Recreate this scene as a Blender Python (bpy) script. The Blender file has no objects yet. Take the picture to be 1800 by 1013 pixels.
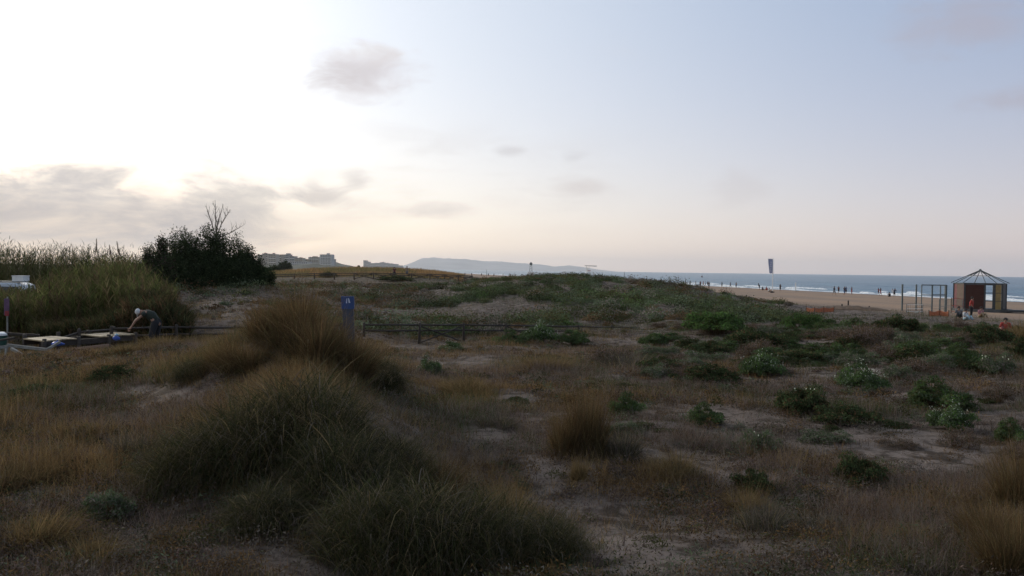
import bpy, math, random
import numpy as np
from mathutils import Matrix, Vector, Euler
R_ = math.radians
SC = bpy.context.scene
COL = SC.collection
random.seed(7)
rng = np.random.default_rng(11)

# ------------------------------------------------------------------ camera
F_PX = 1500.0                       # focal length in pixels of an 1800-wide frame
EYE = 5.0                           # metres above the sea
PITCH, ROLL = -1.203, 0.745
ROT = Matrix.Rotation(R_(90 + PITCH), 3, 'X') @ Matrix.Rotation(R_(ROLL), 3, 'Z')
cd = bpy.data.cameras.new('camera')
cd.sensor_width = 36.0
cd.lens = 36.0 * F_PX / 1800
cd.clip_start = 0.1
cd.clip_end = 60000
cam = bpy.data.objects.new('camera', cd)
cam.matrix_world = Matrix.Translation((0, 0, EYE)) @ ROT.to_4x4()
COL.objects.link(cam)
SC.camera = cam
RN = np.array(ROT)

def ray(px, py):
    d = ROT @ Vector(((px - 900) / F_PX, -(py - 506.5) / F_PX, -1))
    return d / d.y
def at(px, py, Y):
    d = ray(px, py)
    return Vector((d.x * Y, Y, EYE + d.z * Y))
def xy(px, Y):
    return ((px - 900) / F_PX * Y, Y)
def proj(x, y, z):
    v = np.stack([x, y, z - EYE], -1) @ RN      # world -> camera
    w = np.maximum(-v[..., 2], 1e-3)
    return 900 + v[..., 0] / w * F_PX, 506.5 - v[..., 1] / w * F_PX

# ------------------------------------------------------------------ sky and sun
SUN_AZ, SUN_EL = -42.0, 17.0        # azimuth from the view axis (left is negative)
SUND = Vector((math.sin(R_(SUN_AZ)) * math.cos(R_(SUN_EL)), math.cos(R_(SUN_AZ)) * math.cos(R_(SUN_EL)), math.sin(R_(SUN_EL))))
SC.view_settings.view_transform = 'Standard'
SC.view_settings.look = 'None'
SC.view_settings.exposure = 0.0
SC.view_settings.gamma = 1.0
SC.render.engine = 'CYCLES'
SC.cycles.use_denoising = True
SC.cycles.max_bounces = 6
SC.cycles.diffuse_bounces = 3
SC.cycles.transmission_bounces = 4
SC.cycles.volume_bounces = 1
SC.cycles.use_adaptive_sampling = True
SC.cycles.adaptive_threshold = 0.015

class NT:
    """small helper to write node graphs as expressions"""
    def __init__(s, tree): s.t = tree; s.n = tree.nodes; s.l = tree.links
    def new(s, typ, **kw):
        n = s.n.new(typ)
        for k, v in kw.items(): setattr(n, k, v)
        return n
    def put(s, sock, v):
        if isinstance(v, bpy.types.NodeSocket): s.l.new(v, sock)
        elif v is not None:
            if hasattr(sock.default_value, '__len__') and len(sock.default_value) == 4 and len(v) == 3: v = (*v, 1)
            sock.default_value = v
    def m(s, op, a, b=None, c=None, clamp=False):
        n = s.new('ShaderNodeMath', operation=op, use_clamp=clamp)
        for i, v in enumerate((a, b, c)):
            if v is not None: s.put(n.inputs[i], v)
        return n.outputs[0]
    def v(s, op, a, b=None):
        n = s.new('ShaderNodeVectorMath', operation=op)
        s.put(n.inputs[0], a)
        if b is not None: s.put(n.inputs[1] if op != 'SCALE' else n.inputs[3], b)
        return n.outputs['Value'] if op in ('DOT_PRODUCT', 'LENGTH', 'DISTANCE') else n.outputs[0]
    def mix(s, f, a, b, mode='MIX'):
        n = s.new('ShaderNodeMix', data_type='RGBA', blend_type=mode)
        s.put(n.inputs[0], f); s.put(n.inputs[6], a); s.put(n.inputs[7], b)
        return n.outputs[2]
    def noise(s, vec, scale, detail=4, rough=0.55, dist=0.0):
        n = s.new('ShaderNodeTexNoise')
        if vec is not None: s.put(n.inputs['Vector'], vec)
        s.put(n.inputs['Scale'], scale); s.put(n.inputs['Detail'], detail); s.put(n.inputs['Roughness'], rough)
        s.put(n.inputs['Distortion'], dist)
        return n.outputs[0]
    def smooth(s, x, a, b, lo=0.0, hi=1.0):
        n = s.new('ShaderNodeMapRange', interpolation_type='SMOOTHSTEP')
        for i, v in enumerate((x, a, b, lo, hi)): s.put(n.inputs[i], v)
        return n.outputs[0]

world = bpy.data.worlds.new('World')
SC.world = world
world.use_nodes = True
def build_sky():
    t = NT(world.node_tree); t.n.clear()
    out = t.new('ShaderNodeOutputWorld'); bg = t.new('ShaderNodeBackground')
    t.l.new(bg.outputs[0], out.inputs[0])
    sky = t.new('ShaderNodeTexSky', sky_type='NISHITA')
    sky.sun_disc = False; sky.sun_elevation = R_(SUN_EL); sky.sun_rotation = R_(SUN_AZ)
    sky.air_density = 1.0; sky.dust_density = 1.0; sky.ozone_density = 2.0
    d = t.new('ShaderNodeTexCoord').outputs['Generated']
    sep = t.new('ShaderNodeSeparateXYZ'); t.put(sep.inputs[0], d)
    x, y, z = sep.outputs
    base = t.v('SCALE', sky.outputs[0], 0.05)
    # thin high veil that whitens the sky, densest round the low sun, only dimmed behind the viewer, where its level is set to light the ground
    g = t.m('MAXIMUM', t.v('DOT_PRODUCT', d, tuple(SUND)), 0.0)
    front = t.smooth(y, -0.35, 0.75)
    left = t.smooth(x, 0.60, -0.30)
    veil = t.mix(left, (0.205, 0.288, 0.43), (0.60, 0.64, 0.68))
    horizon = t.mix(left, (0.64, 0.49, 0.485), (0.86, 0.68, 0.58))
    hz = t.m('POWER', t.m('SUBTRACT', 1.0, t.m('MAXIMUM', z, 0.0), clamp=True), 5.5)
    c = t.mix(hz, veil, horizon)
    c = t.mix(front, t.v('SCALE', c, 0.66), c)
    c = t.mix(1.0, c, base, 'ADD')
    glow = t.m('MULTIPLY', t.m('POWER', g, 14.0), 0.62)
    glow = t.m('ADD', glow, t.m('MULTIPLY', t.m('POWER', g, 60.0), 0.8))
    # the sky stays darker right at the horizon where the low cloud bank lies
    glow = t.m('MULTIPLY', glow, t.smooth(z, 0.02, 0.15, 0.03, 1.0))
    gc = t.v('SCALE', (1.0, 0.95, 0.86), glow)
    c = t.mix(1.0, c, gc, 'ADD')
    # clouds laid out on a flat deck overhead, so they thin and flatten toward the horizon
    zz = t.m('ADD', t.m('MAXIMUM', z, 0.0), 0.10)
    deck = t.new('ShaderNodeCombineXYZ')
    t.put(deck.inputs[0], t.m('DIVIDE', x, zz)); t.put(deck.inputs[1], t.m('DIVIDE', y, zz)); t.put(deck.inputs[2], 3.7)
    n1 = t.noise(deck.outputs[0], 1.1, 8, 0.62, 0.4)
    # flat direction-space coordinates for the stretched banks
    st = t.v('MULTIPLY', d, (5.0, 5.0, 22.0))
    n2 = t.noise(st, 1.0, 7, 0.6, 0.3)
    n3 = t.noise(t.v('MULTIPLY', d, (14.0, 14.0, 34.0)), 1.0, 6, 0.62, 0.5)
    def cover(c, mask, col): return t.mix(mask, c, col)
    # low grey bank on the left
    band = t.m('MULTIPLY', t.smooth(z, 0.0, 0.03), t.smooth(t.m('ADD', z, t.m('MULTIPLY', t.m('SUBTRACT', n3, 0.5), 0.10)), 0.13, 0.065))
    bank = t.m('MULTIPLY', band, t.smooth(x, -0.10, -0.40))
    bank = t.m('MULTIPLY', bank, t.smooth(n2, 0.26, 0.50))
    c = cover(c, t.m('MULTIPLY', bank, 0.78), t.mix(t.smooth(n3, .40, .62), (0.40, 0.385, 0.415), (0.62, 0.56, 0.54)))
    slab = t.m('MULTIPLY', t.smooth(t.m('ADD', z, t.m('MULTIPLY', t.m('SUBTRACT', n2, 0.5), 0.035)), 0.078, 0.052), t.smooth(z, 0.004, 0.03))
    slab = t.m('MULTIPLY', slab, t.smooth(t.m('ADD', x, t.m('MULTIPLY', t.m('SUBTRACT', n3, 0.5), 0.25)), -0.22, -0.42))
    c = cover(c, t.m('MULTIPLY', slab, 0.68), (0.40, 0.385, 0.42))
    # scattered thin wisps over the centre
    wis = t.m('MULTIPLY', t.smooth(n2, 0.46, 0.68), t.m('MULTIPLY', t.smooth(z, 0.03, 0.07), t.smooth(z, 0.19, 0.10)))
    wis = t.m('MULTIPLY', wis, t.smooth(x, 0.25, -0.1))
    c = cover(c, t.m('MULTIPLY', wis, 0.30), (0.60, 0.54, 0.52))
    c = cover(c, t.m('MULTIPLY', t.smooth(n1, 0.56, 0.80), 0.14), (0.72, 0.66, 0.66))
    # single puffs
    for px, py, rx, ry, a, col in ((640, 92, 70, 20, 0.5, (0.92, 0.90, 0.89)), (628, 118, 96, 44, 0.50, (0.62, 0.54, 0.55)), (600, 130, 60, 22, 0.35, (0.50, 0.44, 0.44)), (440, 100, 60, 50, 0.30, (0.80, 0.76, 0.72)),
                                   (35, 225, 45, 42, 0.42, (0.62, 0.57, 0.54)), (560, 345, 60, 20, 0.6, (0.58, 0.52, 0.50)),
                                   (625, 318, 30, 20, 0.45, (0.58, 0.52, 0.50)), (895, 265, 28, 10, 0.35, (0.52, 0.49, 0.50)),
                                   (1010, 275, 26, 10, 0.30, (0.52, 0.49, 0.50)), (1020, 328, 70, 18, 0.35, (0.60, 0.52, 0.50)),
                                   (440, 350, 80, 28, 0.55, (0.58, 0.54, 0.52)), (60, 330, 130, 34, 0.50, (0.52, 0.50, 0.52)),
                                   (1690, 45, 95, 40, 0.45, (0.46, 0.40, 0.44)), (1770, 180, 60, 22, 0.40, (0.44, 0.38, 0.42)),
                                   (780, 370, 60, 14, 0.35, (0.60, 0.53, 0.52)), (1300, 330, 60, 30, 0.2, (0.56, 0.50, 0.50))):
        dd = ray(px, py).normalized()
        off = t.v('SUBTRACT', d, tuple(dd))
        q = t.v('MULTIPLY', off, (F_PX / rx, F_PX / rx, F_PX / ry))
        ln = t.v('LENGTH', q)
        ln = t.m('ADD', ln, t.m('MULTIPLY', t.m('SUBTRACT', n3, 0.5), 2.6))
        mk = t.smooth(ln, 1.35, 0.05)
        c = cover(c, t.m('MULTIPLY', mk, a), col)
    t.put(bg.inputs[0], c); bg.inputs[1].default_value = 1.0
build_sky()
sd = bpy.data.lights.new('sun', 'SUN')
sd.energy = 1.5; sd.angle = R_(12); sd.color = (1.0, 0.90, 0.76)
sun = bpy.data.objects.new('sun', sd)
sun.rotation_euler = (-SUND).to_track_quat('-Z', 'Y').to_euler()
COL.objects.link(sun)

# ------------------------------------------------------------------ materials
def mat(name, col, rough=0.7, var=0.25, scale=6.0, bump=0.15, metal=0.0, col2=None, stretch=None):
    m = bpy.data.materials.new(name); m.use_nodes = True
    t = NT(m.node_tree); b = t.n['Principled BSDF']
    b.inputs['Roughness'].default_value = rough; b.inputs['Metallic'].default_value = metal
    co = t.new('ShaderNodeTexCoord').outputs['Object']
    if stretch: co = t.v('MULTIPLY', co, stretch)
    n = t.noise(co, scale, 6, 0.6)
    c2 = col2 or tuple(max(0, c * (1 - var)) for c in col)
    c1 = col if col2 else tuple(min(1, c * (1 + var * .6)) for c in col)
    t.put(b.inputs['Base Color'], t.mix(t.smooth(n, 0.3, 0.7), c2, c1))
    if bump:
        bp = t.new('ShaderNodeBump'); bp.inputs['Strength'].default_value = bump; bp.inputs['Distance'].default_value = 0.02
        t.put(bp.inputs['Height'], t.noise(co, scale * 4, 4)); t.l.new(bp.outputs[0], b.inputs['Normal'])
    return m
def leaf_mat(name, trans=0.25, gain=1.0):
    """foliage: the plant's own colour comes from a per-leaf attribute"""
    m = bpy.data.materials.new(name); m.use_nodes = True
    t = NT(m.node_tree); t.n.clear()
    a = t.new('ShaderNodeAttribute', attribute_name='tint')
    col = t.v('SCALE', a.outputs['Color'], gain)
    d = t.new('ShaderNodeBsdfDiffuse'); t.put(d.inputs[0], col)
    tr = t.new('ShaderNodeBsdfTranslucent'); t.put(tr.inputs[0], t.v('SCALE', col, 1.1))
    mx = t.new('ShaderNodeMixShader'); mx.inputs[0].default_value = trans
    t.l.new(d.outputs[0], mx.inputs[1]); t.l.new(tr.outputs[0], mx.inputs[2])
    o = t.new('ShaderNodeOutputMaterial'); t.l.new(mx.outputs[0], o.inputs[0])
    return m
M_LEAF = leaf_mat('leaves', 0.25, 1.6)
M_GRASS = leaf_mat('grass_blades', 0.35, 1.4)
M_WOOD = mat('weathered_wood', (0.050, 0.038, 0.030), 0.8, 0.4, 9, 0.4, stretch=(1, 1, 6))
M_WOODL = mat('new_planks', (0.42, 0.33, 0.20), 0.7, 0.25, 7, 0.2)
def plank_tones(m):
    t = NT(m.node_tree); b = t.n['Principled BSDF']; src = b.inputs['Base Color'].links[0].from_socket
    oi = t.new('ShaderNodeObjectInfo'); k = t.m('ADD', .55, t.m('MULTIPLY', oi.outputs['Random'], .6))
    t.put(b.inputs['Base Color'], t.v('SCALE', src, k))
plank_tones(M_WOODL)
M_PALE = mat('pale_timber', (0.27, 0.26, 0.23), 0.8, 0.3, 8, 0.3)
M_BARK = mat('bark', (0.10, 0.08, 0.065), 0.9, 0.4, 12, 0.5)
M_WHITE = mat('white_paint', (0.82, 0.82, 0.80), 0.5, 0.1, 4, 0.05)
M_STEEL = mat('grey_steel', (0.10, 0.12, 0.12), 0.5, 0.3, 6, 0.1, 0.2)

# ------------------------------------------------------------------ mesh helpers
class MB:
    """collects shapes; build() links them as ONE mesh object"""
    def __init__(s): s.v = []; s.f = []
    def add(s, vs, fs):
        o = len(s.v); s.v += [tuple(v) for v in vs]; s.f += [tuple(i + o for i in f) for f in fs]; return s
    def box(s, c, size, rot=0.0, bev=0.0):
        hx, hy, hz = size[0] / 2, size[1] / 2, size[2] / 2
        cs, sn = math.cos(rot), math.sin(rot)
        b = min(bev, hx * .8, hy * .8, hz * .8)
        if b <= 0:
            pts = [(sx * hx, sy * hy, sz * hz) for sz in (-1, 1) for sx, sy in ((-1, -1), (1, -1), (1, 1), (-1, 1))]
            fs = [(3, 2, 1, 0), (4, 5, 6, 7), (0, 1, 5, 4), (1, 2, 6, 5), (2, 3, 7, 6), (3, 0, 4, 7)]
        else:
            ring = lambda a, c2, z: [(-a, -c2 + b, z), (-a + b, -c2, z), (a - b, -c2, z), (a, -c2 + b, z), (a, c2 - b, z), (a - b, c2, z), (-a + b, c2, z), (-a, c2 - b, z)]
            pts = ring(hx - b, hy - b, -hz) + ring(hx, hy, -hz + b) + ring(hx, hy, hz - b) + ring(hx - b, hy - b, hz)
            fs = [tuple(range(7, -1, -1)), tuple(range(24, 32))]
            for k in range(3):
                for i in range(8):
                    j = (i + 1) % 8; fs.append((k * 8 + i, k * 8 + j, k * 8 + 8 + j, k * 8 + 8 + i))
        pts = [(c[0] + x * cs - y * sn, c[1] + x * sn + y * cs, c[2] + z) for x, y, z in pts]
        return s.add(pts, fs)
    def tube(s, pts, rad, n=6, cap=True):
        pts = [Vector(p) for p in pts]
        if not hasattr(rad, '__len__'): rad = [rad] * len(pts)
        rings = []; prev = None
        for i, p in enumerate(pts):
            d = (pts[min(i + 1, len(pts) - 1)] - pts[max(i - 1, 0)])
            d = d.normalized() if d.length > 1e-9 else Vector((0, 0, 1))
            a = prev if prev is not None else (Vector((0, 0, 1)) if abs(d.z) < 0.9 else Vector((1, 0, 0)))
            u = (a - d * a.dot(d)).normalized(); prev = u; w = d.cross(u)
            rings.append([p + (u * math.cos(2 * math.pi * k / n) + w * math.sin(2 * math.pi * k / n)) * rad[i] for k in range(n)])
        vs = [v for r in rings for v in r]; fs = []
        for i in range(len(rings) - 1):
            for k in range(n):
                k2 = (k + 1) % n; fs.append((i * n + k, i * n + k2, (i + 1) * n + k2, (i + 1) * n + k))
        if cap: fs += [tuple(range(n - 1, -1, -1)), tuple((len(rings) - 1) * n + k for k in range(n))]
        return s.add(vs, fs)
    def bar(s, a, b, w, h=None):
        """rectangular bar from a to b"""
        a, b = Vector(a), Vector(b); h = h or w; d = (b - a).normalized()
        up = Vector((0, 0, 1)) if abs(d.z) < .9 else Vector((1, 0, 0))
        u = d.cross(up).normalized() * w / 2; v = u.cross(d).normalized() * h / 2
        vs = [p + su * u + sv * v for p in (a, b) for su, sv in ((-1, -1), (1, -1), (1, 1), (-1, 1))]
        return s.add(vs, [(0, 1, 2, 3), (7, 6, 5, 4), (0, 4, 5, 1), (1, 5, 6, 2), (2, 6, 7, 3), (3, 7, 4, 0)])
    def ball(s, c, r, n=10, m=7, sc=(1, 1, 1)):
        vs = []; fs = []
        for i in range(m + 1):
            a = math.pi * i / m
            for k in range(n):
                b = 2 * math.pi * k / n
                vs.append((c[0] + r * sc[0] * math.sin(a) * math.cos(b), c[1] + r * sc[1] * math.sin(a) * math.sin(b), c[2] + r * sc[2] * math.cos(a)))
        for i in range(m):
            for k in range(n):
                k2 = (k + 1) % n; fs.append((i * n + k, (i + 1) * n + k, (i + 1) * n + k2, i * n + k2))
        return s.add(vs, fs)
    def build(s, name, m, parent=None, smooth=False):
        me = bpy.data.meshes.new(name); me.from_pydata(s.v, [], s.f)
        me.materials.append(m)
        if smooth: me.shade_smooth()
        me.update()
        o = bpy.data.objects.new(name, me); COL.objects.link(o)
        if parent: o.parent = parent
        return o
def np_mesh(name, V, Fq, m, tint=None, parent=None, smooth=False):
    """V (n,3), Fq (k,4) quads"""
    me = bpy.data.meshes.new(name)
    me.vertices.add(len(V)); me.vertices.foreach_set('co', np.ascontiguousarray(V, np.float32).ravel())
    k = Fq.shape[1]
    me.loops.add(len(Fq) * k); me.loops.foreach_set('vertex_index', np.ascontiguousarray(Fq, np.int32).ravel())
    me.polygons.add(len(Fq)); me.polygons.foreach_set('loop_start', np.arange(0, len(Fq) * k, k, dtype=np.int32))
    me.update(calc_edges=True)
    if tint is not None:
        a = me.attributes.new('tint', 'FLOAT_COLOR', 'POINT')
        c = np.ones((len(V), 4), np.float32); c[:, :3] = tint
        a.data.foreach_set('color', c.ravel())
    me.materials.append(m)
    if smooth: me.shade_smooth()
    o = bpy.data.objects.new(name, me); COL.objects.link(o)
    if parent: o.parent = parent
    return o
def tag(o, label=None, cat=None, group=None, kind=None):
    if label: o['label'] = label
    if cat: o['category'] = cat
    if group: o['group'] = group
    if kind: o['kind'] = kind
    return o
def empty(name, loc, label, cat, group=None, rz=0.0):
    o = bpy.data.objects.new(name, None); COL.objects.link(o); o.location = loc; o.rotation_euler = (0, 0, rz)
    o.empty_display_size = 0.3
    return tag(o, label, cat, group)
def copy_tree(o, parent=None):
    c = o.copy(); COL.objects.link(c); c.parent = parent
    for ch in [k for k in KIDS.get(o.name, [])]: copy_tree(ch, c)
    return c
KIDS = {}
def note_kids(root):
    """remember the children once, so that copying many things stays quick"""
    bpy.context.view_layer.update()
    def walk(o):
        KIDS[o.name] = list(o.children)
        for ch in o.children: walk(ch)
    walk(root)

# ------------------------------------------------------------------ noise in numpy
_T = np.random.default_rng(5).random((256, 256))
def vnoise(x, y):
    xi = np.floor(x).astype(int); yi = np.floor(y).astype(int); fx = x - xi; fy = y - yi
    fx = fx * fx * (3 - 2 * fx); fy = fy * fy * (3 - 2 * fy)
    g = lambda a, b: _T[a % 256, b % 256]
    return (g(xi, yi) * (1 - fx) + g(xi + 1, yi) * fx) * (1 - fy) + (g(xi, yi + 1) * (1 - fx) + g(xi + 1, yi + 1) * fx) * fy
def fbm(x, y, s, o=4, ph=0.0):
    x = np.asarray(x, float) / s + 17.3 + ph; y = np.asarray(y, float) / s + 9.1 + ph * 1.7; r = 0; a = 0.5; t = 0
    for k in range(o):
        r = r + a * vnoise(x, y); t += a; a *= .5; x = x * 2.03 + 5.1; y = y * 2.03 + 3.3
    return r / t

# ------------------------------------------------------------------ terrain height
def shore_d(x, y):
    return -((np.asarray(x, float) - 100) * .985 + (np.asarray(y, float) - 169) * .175)
def beach_z(x, y):
    d = shore_d(x, y)
    return np.interp(d, [-400, -60, -15, 0, 26, 67, 95, 150, 400], [-6, -2, -.5, 0, .7, 1.5, 1.75, 2.4, 3.0])
_cp = []
def P(px, py, Y):
    p = at(px, py, Y); _cp.append((p.x, p.y, p.z))
def Z(px, Y, z):
    x, y = xy(px, Y); _cp.append((x, y, z))
# centre
for a in ((900, 1013, 6.2), (900, 900, 8.0), (900, 800, 10.3), (900, 700, 16), (900, 640, 24), (860, 610, 34), (900, 570, 46), (900, 530, 60), (900, 488, 88),
          (1030, 1013, 6.1), (1030, 800, 10.4), (1060, 700, 16), (1100, 640, 25), (1080, 600, 40), (1080, 560, 52), (1060, 520, 64), (1030, 488, 84),
          (760, 1000, 6.4), (760, 880, 8.0), (760, 760, 11), (740, 690, 16), (720, 640, 24), (720, 608, 36), (760, 570, 46), (760, 530, 62), (760, 504, 88),
          (1180, 1013, 6.1), (1200, 860, 8.9), (1200, 760, 12.5), (1200, 680, 18.5), (1200, 620, 30), (1180, 580, 44), (1180, 540, 58), (1150, 494, 84),
          (1230, 505, 84), (1300, 528, 80), (1370, 547, 76), (1280, 560, 54),
          (1500, 1013, 6.0), (1500, 870, 8.8), (1500, 750, 13), (1500, 680, 18.5), (1500, 620, 29), (1480, 582, 44), (1450, 562, 58), (1550, 557, 66),
          (1780, 1013, 6.0), (1760, 870, 8.8), (1760, 750, 13), (1760, 680, 18.5), (1760, 620, 30), (1740, 588, 46), (1720, 572, 60),
          (2100, 1013, 6.2), (2100, 750, 13), (2100, 620, 30), (2100, 585, 60),
          # hummock left of centre
          (600, 1000, 6.2), (600, 880, 7.4), (560, 760, 9.0), (540, 690, 10.5), (540, 610, 13.2), (520, 585, 14.6), (600, 640, 13.5), (660, 690, 13.5),
          (450, 1000, 6.0), (440, 860, 7.8), (420, 740, 10.0), (430, 660, 12.5), (440, 600, 16),
          (200, 1013, 5.8), (200, 900, 7.4), (200, 780, 10.2), (220, 690, 14.0), (250, 640, 17.5), (300, 606, 20),
          (0, 1013, 5.6), (0, 880, 7.6), (0, 760, 10.5), (0, 680, 15), (20, 640, 19), (100, 628, 20.5),
          (-250, 1013, 5.4), (-250, 760, 10.5), (-250, 640, 19)):
    P(*a)
for px in (-350, 0, 150, 270):
    for Y, z in ((28, 2.15), (38, 2.1), (60, 2.1), (100, 2.3), (170, 2.5)):
        if px < 270 or Y < 30: Z(px, Y, z)
for a in ((350, 562, 37), (430, 560, 37), (440, 530, 47), (350, 528, 48), (330, 511, 56), (450, 508, 60), (560, 570, 36), (560, 540, 48), (600, 520, 62), (600, 503, 88), (500, 500, 88),
          (470, 493, 125), (560, 492, 128), (660, 491, 132), (760, 491, 134), (560, 474, 165), (640, 473, 168), (720, 474.5, 170), (790, 482, 168), (480, 481, 160)): P(*a)
Z(540, 22, 2.5); Z(440, 24, 2.4); Z(640, 22, 2.35)
for px, Y in ((600, 230), (750, 240), (450, 230), (900, 130), (1050, 120), (1180, 118), (900, 200), (300, 230), (1300, 105), (1370, 95), (1370, 130), (1450, 82), (1500, 100), (1600, 84), (1700, 82),
              (1800, 84), (1700, 110), (1900, 90), (2100, 90), (1500, 150), (1750, 150), (1250, 200), (1000, 250), (1900, 60)):
    x, y = xy(px, Y); Z(px, Y, float(beach_z(x, y)))
_cp = np.array(_cp)
_U = np.stack([np.arctan2(_cp[:, 0], _cp[:, 1]) * 1.6, np.log(np.hypot(_cp[:, 0], _cp[:, 1]))], 1)
def _phi(r2): return 0.5 * r2 * np.log(r2 + 1e-9)
_n = len(_U)
_K = _phi(((_U[:, None] - _U[None]) ** 2).sum(-1)) + np.eye(_n) * 0.002
_Pm = np.hstack([np.ones((_n, 1)), _U])
_A = np.block([[_K, _Pm], [_Pm.T, np.zeros((3, 3))]])
_W = np.linalg.solve(_A, np.concatenate([_cp[:, 2], np.zeros(3)]))
def height(x, y, fine=True):
    x = np.atleast_1d(np.asarray(x, float)); y = np.atleast_1d(np.asarray(y, float))
    th = np.arctan2(x, y); r = np.hypot(x, y)
    u = np.stack([np.clip(th, -.72, .82) * 1.6, np.log(np.clip(r, 4.8, 260))], -1)
    z = np.zeros(len(x))
    for i in range(0, len(x), 20000):
        q = u[i:i + 20000]
        z[i:i + 20000] = _phi(((q[:, None] - _U[None]) ** 2).sum(-1)) @ _W[:_n] + _W[_n] + q @ _W[_n + 1:]
    bz = beach_z(x, y)
    far = bz + np.where(bz > 2.2, (fbm(x, y, 90, 4) - .5) * 2.2 * np.clip((r - 200) / 200, 0, 1), 0)
    w = np.clip((r - 175) / 70, 0, 1); w = w * w * (3 - 2 * w)
    d = shore_d(x, y)
    wb = np.clip((82 - d) / 14, 0, 1); wb = wb * wb * (3 - 2 * wb)          # open beach
    wb = wb * np.clip((r - 66) / 14, 0, 1)
    w = np.maximum(w, wb)
    back = np.clip((np.abs(th) - .72) / .6, 0, 1)
    z = z * (1 - back) + 2.7 * back
    z = z * (1 - w) + far * w
    z = np.where(d < 0, bz, z)
    if fine:
        on = (1 - w) * np.clip((r - 2) / 4, 0, 1)
        z = z + on * ((fbm(x, y, 1.7, 4) - .5) * .30 + (fbm(x, y, 5, 3, 3) - .5) * .30 * np.clip(r / 30, .3, 1.2)) * np.clip(1.15 - np.abs(r - 100) / 900, 0, 1)
        z = z + np.where(d > 2, (fbm(x, y, 1.2, 3, 7) - .5) * .06, 0)
    return z
def hz(x, y): return float(height(x, y)[0])
_ts = np.concatenate([np.linspace(4.5, 60, 900), np.linspace(60.2, 400, 900), np.geomspace(401, 9000, 300)])
def ground(px, py, lo=4.5):
    """where the view ray through a pixel meets the ground or the water"""
    d = ray(px, py); ts = _ts[_ts >= lo]
    z = np.maximum(height(d.x * ts, ts), 0.0); rz = EYE + d.z * ts
    k = np.argmax(rz <= z)
    if not (rz <= z).any(): k = len(ts) - 1
    t = ts[k]
    return Vector((d.x * t, t, float(z[k])))

# ------------------------------------------------------------------ ground sheet
def build_ground():
    th = np.concatenate([np.linspace(-math.pi, -.75, 40, endpoint=False), np.linspace(-.75, .75, 620, endpoint=False), np.linspace(.75, math.pi, 40)])
    r = np.concatenate([[0.3, 1, 2, 3, 4], np.geomspace(4.6, 15, 190, endpoint=False), np.geomspace(15, 260, 430, endpoint=False), np.geomspace(260, 18500, 130)])
    TH, RR = np.meshgrid(th, r)
    X = (RR * np.sin(TH)).ravel(); Y = (RR * np.cos(TH)).ravel()
    Zz = height(X, Y)
    nr, nt = len(r), len(th)
    i, j = np.meshgrid(np.arange(nr - 1), np.arange(nt - 1), indexing='ij')
    a = (i * nt + j).ravel()
    Fq = np.stack([a, a + 1, a + nt + 1, a + nt], 1)[:, ::-1]
    d = shore_d(X, Y)
    # share of clean beach sand (the rest is grey dune sand with plant litter)
    open_b = np.clip((84 - d) / 12, 0, 1) * np.clip((np.hypot(X, Y) - 60) / 20, 0, 1)
    tint = np.stack([open_b, np.clip((6 - d) / 6, 0, 1) * (d > -8), np.clip((d - 90) / 40, 0, 1) * np.clip((np.hypot(X, Y) - 110) / 60, 0, 1)], 1)
    m = bpy.data.materials.new('dune_sand'); m.use_nodes = True
    t = NT(m.node_tree); b = t.n['Principled BSDF']; b.inputs['Roughness'].default_value = 0.95
    b.inputs['Specular IOR Level'].default_value = 0.1
    at_ = t.new('ShaderNodeAttribute', attribute_name='tint'); sp = t.new('ShaderNodeSeparateColor'); t.put(sp.inputs[0], at_.outputs['Color'])
    co = t.new('ShaderNodeTexCoord').outputs['Object']
    big = t.noise(co, 0.45, 6, 0.6); med = t.noise(co, 2.4, 7, 0.65, .4); fin = t.noise(co, 22, 5, 0.7)
    sand = t.mix(t.smooth(big, .35, .68), (0.150, 0.118, 0.098), (0.225, 0.180, 0.152))
    sand = t.mix(t.smooth(med, .44, .60), sand, (0.062, 0.046, 0.034))
    sand = t.mix(t.smooth(fin, .50, .70, 0, .8), sand, (0.040, 0.031, 0.025))
    beach = t.mix(t.smooth(t.noise(t.v('MULTIPLY', co, (1, .35, 1)), .12, 5, .6), .35, .65), (0.40, 0.27, 0.18), (0.31, 0.225, 0.165))
    beach = t.mix(t.smooth(med, .45, .7, 0, .5), beach, (0.20, 0.155, 0.125))
    c = t.mix(sp.outputs[0], sand, beach)
    c = t.mix(sp.outputs[1], c, (0.13, 0.10, 0.08))
    veg = t.mix(t.smooth(t.noise(co, .05, 5, .6), .4, .6), (0.17, 0.115, 0.060), (0.10, 0.085, 0.042))
    c = t.mix(sp.outputs[2], c, veg)
    t.put(b.inputs['Base Color'], c)
    bp = t.new('ShaderNodeBump'); bp.inputs['Strength'].default_value = .8; bp.inputs['Distance'].default_value = .05
    t.put(bp.inputs['Height'], t.m('ADD', t.m('MULTIPLY', med, 1.0), t.m('MULTIPLY', fin, .35))); t.l.new(bp.outputs[0], b.inputs['Normal'])
    o = np_mesh('ground', np.stack([X, Y, Zz], 1), Fq, m, tint, smooth=True)
    tag(o, 'grey dune sand with plant litter, running down to the open beach', kind='structure')
build_ground()

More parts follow.
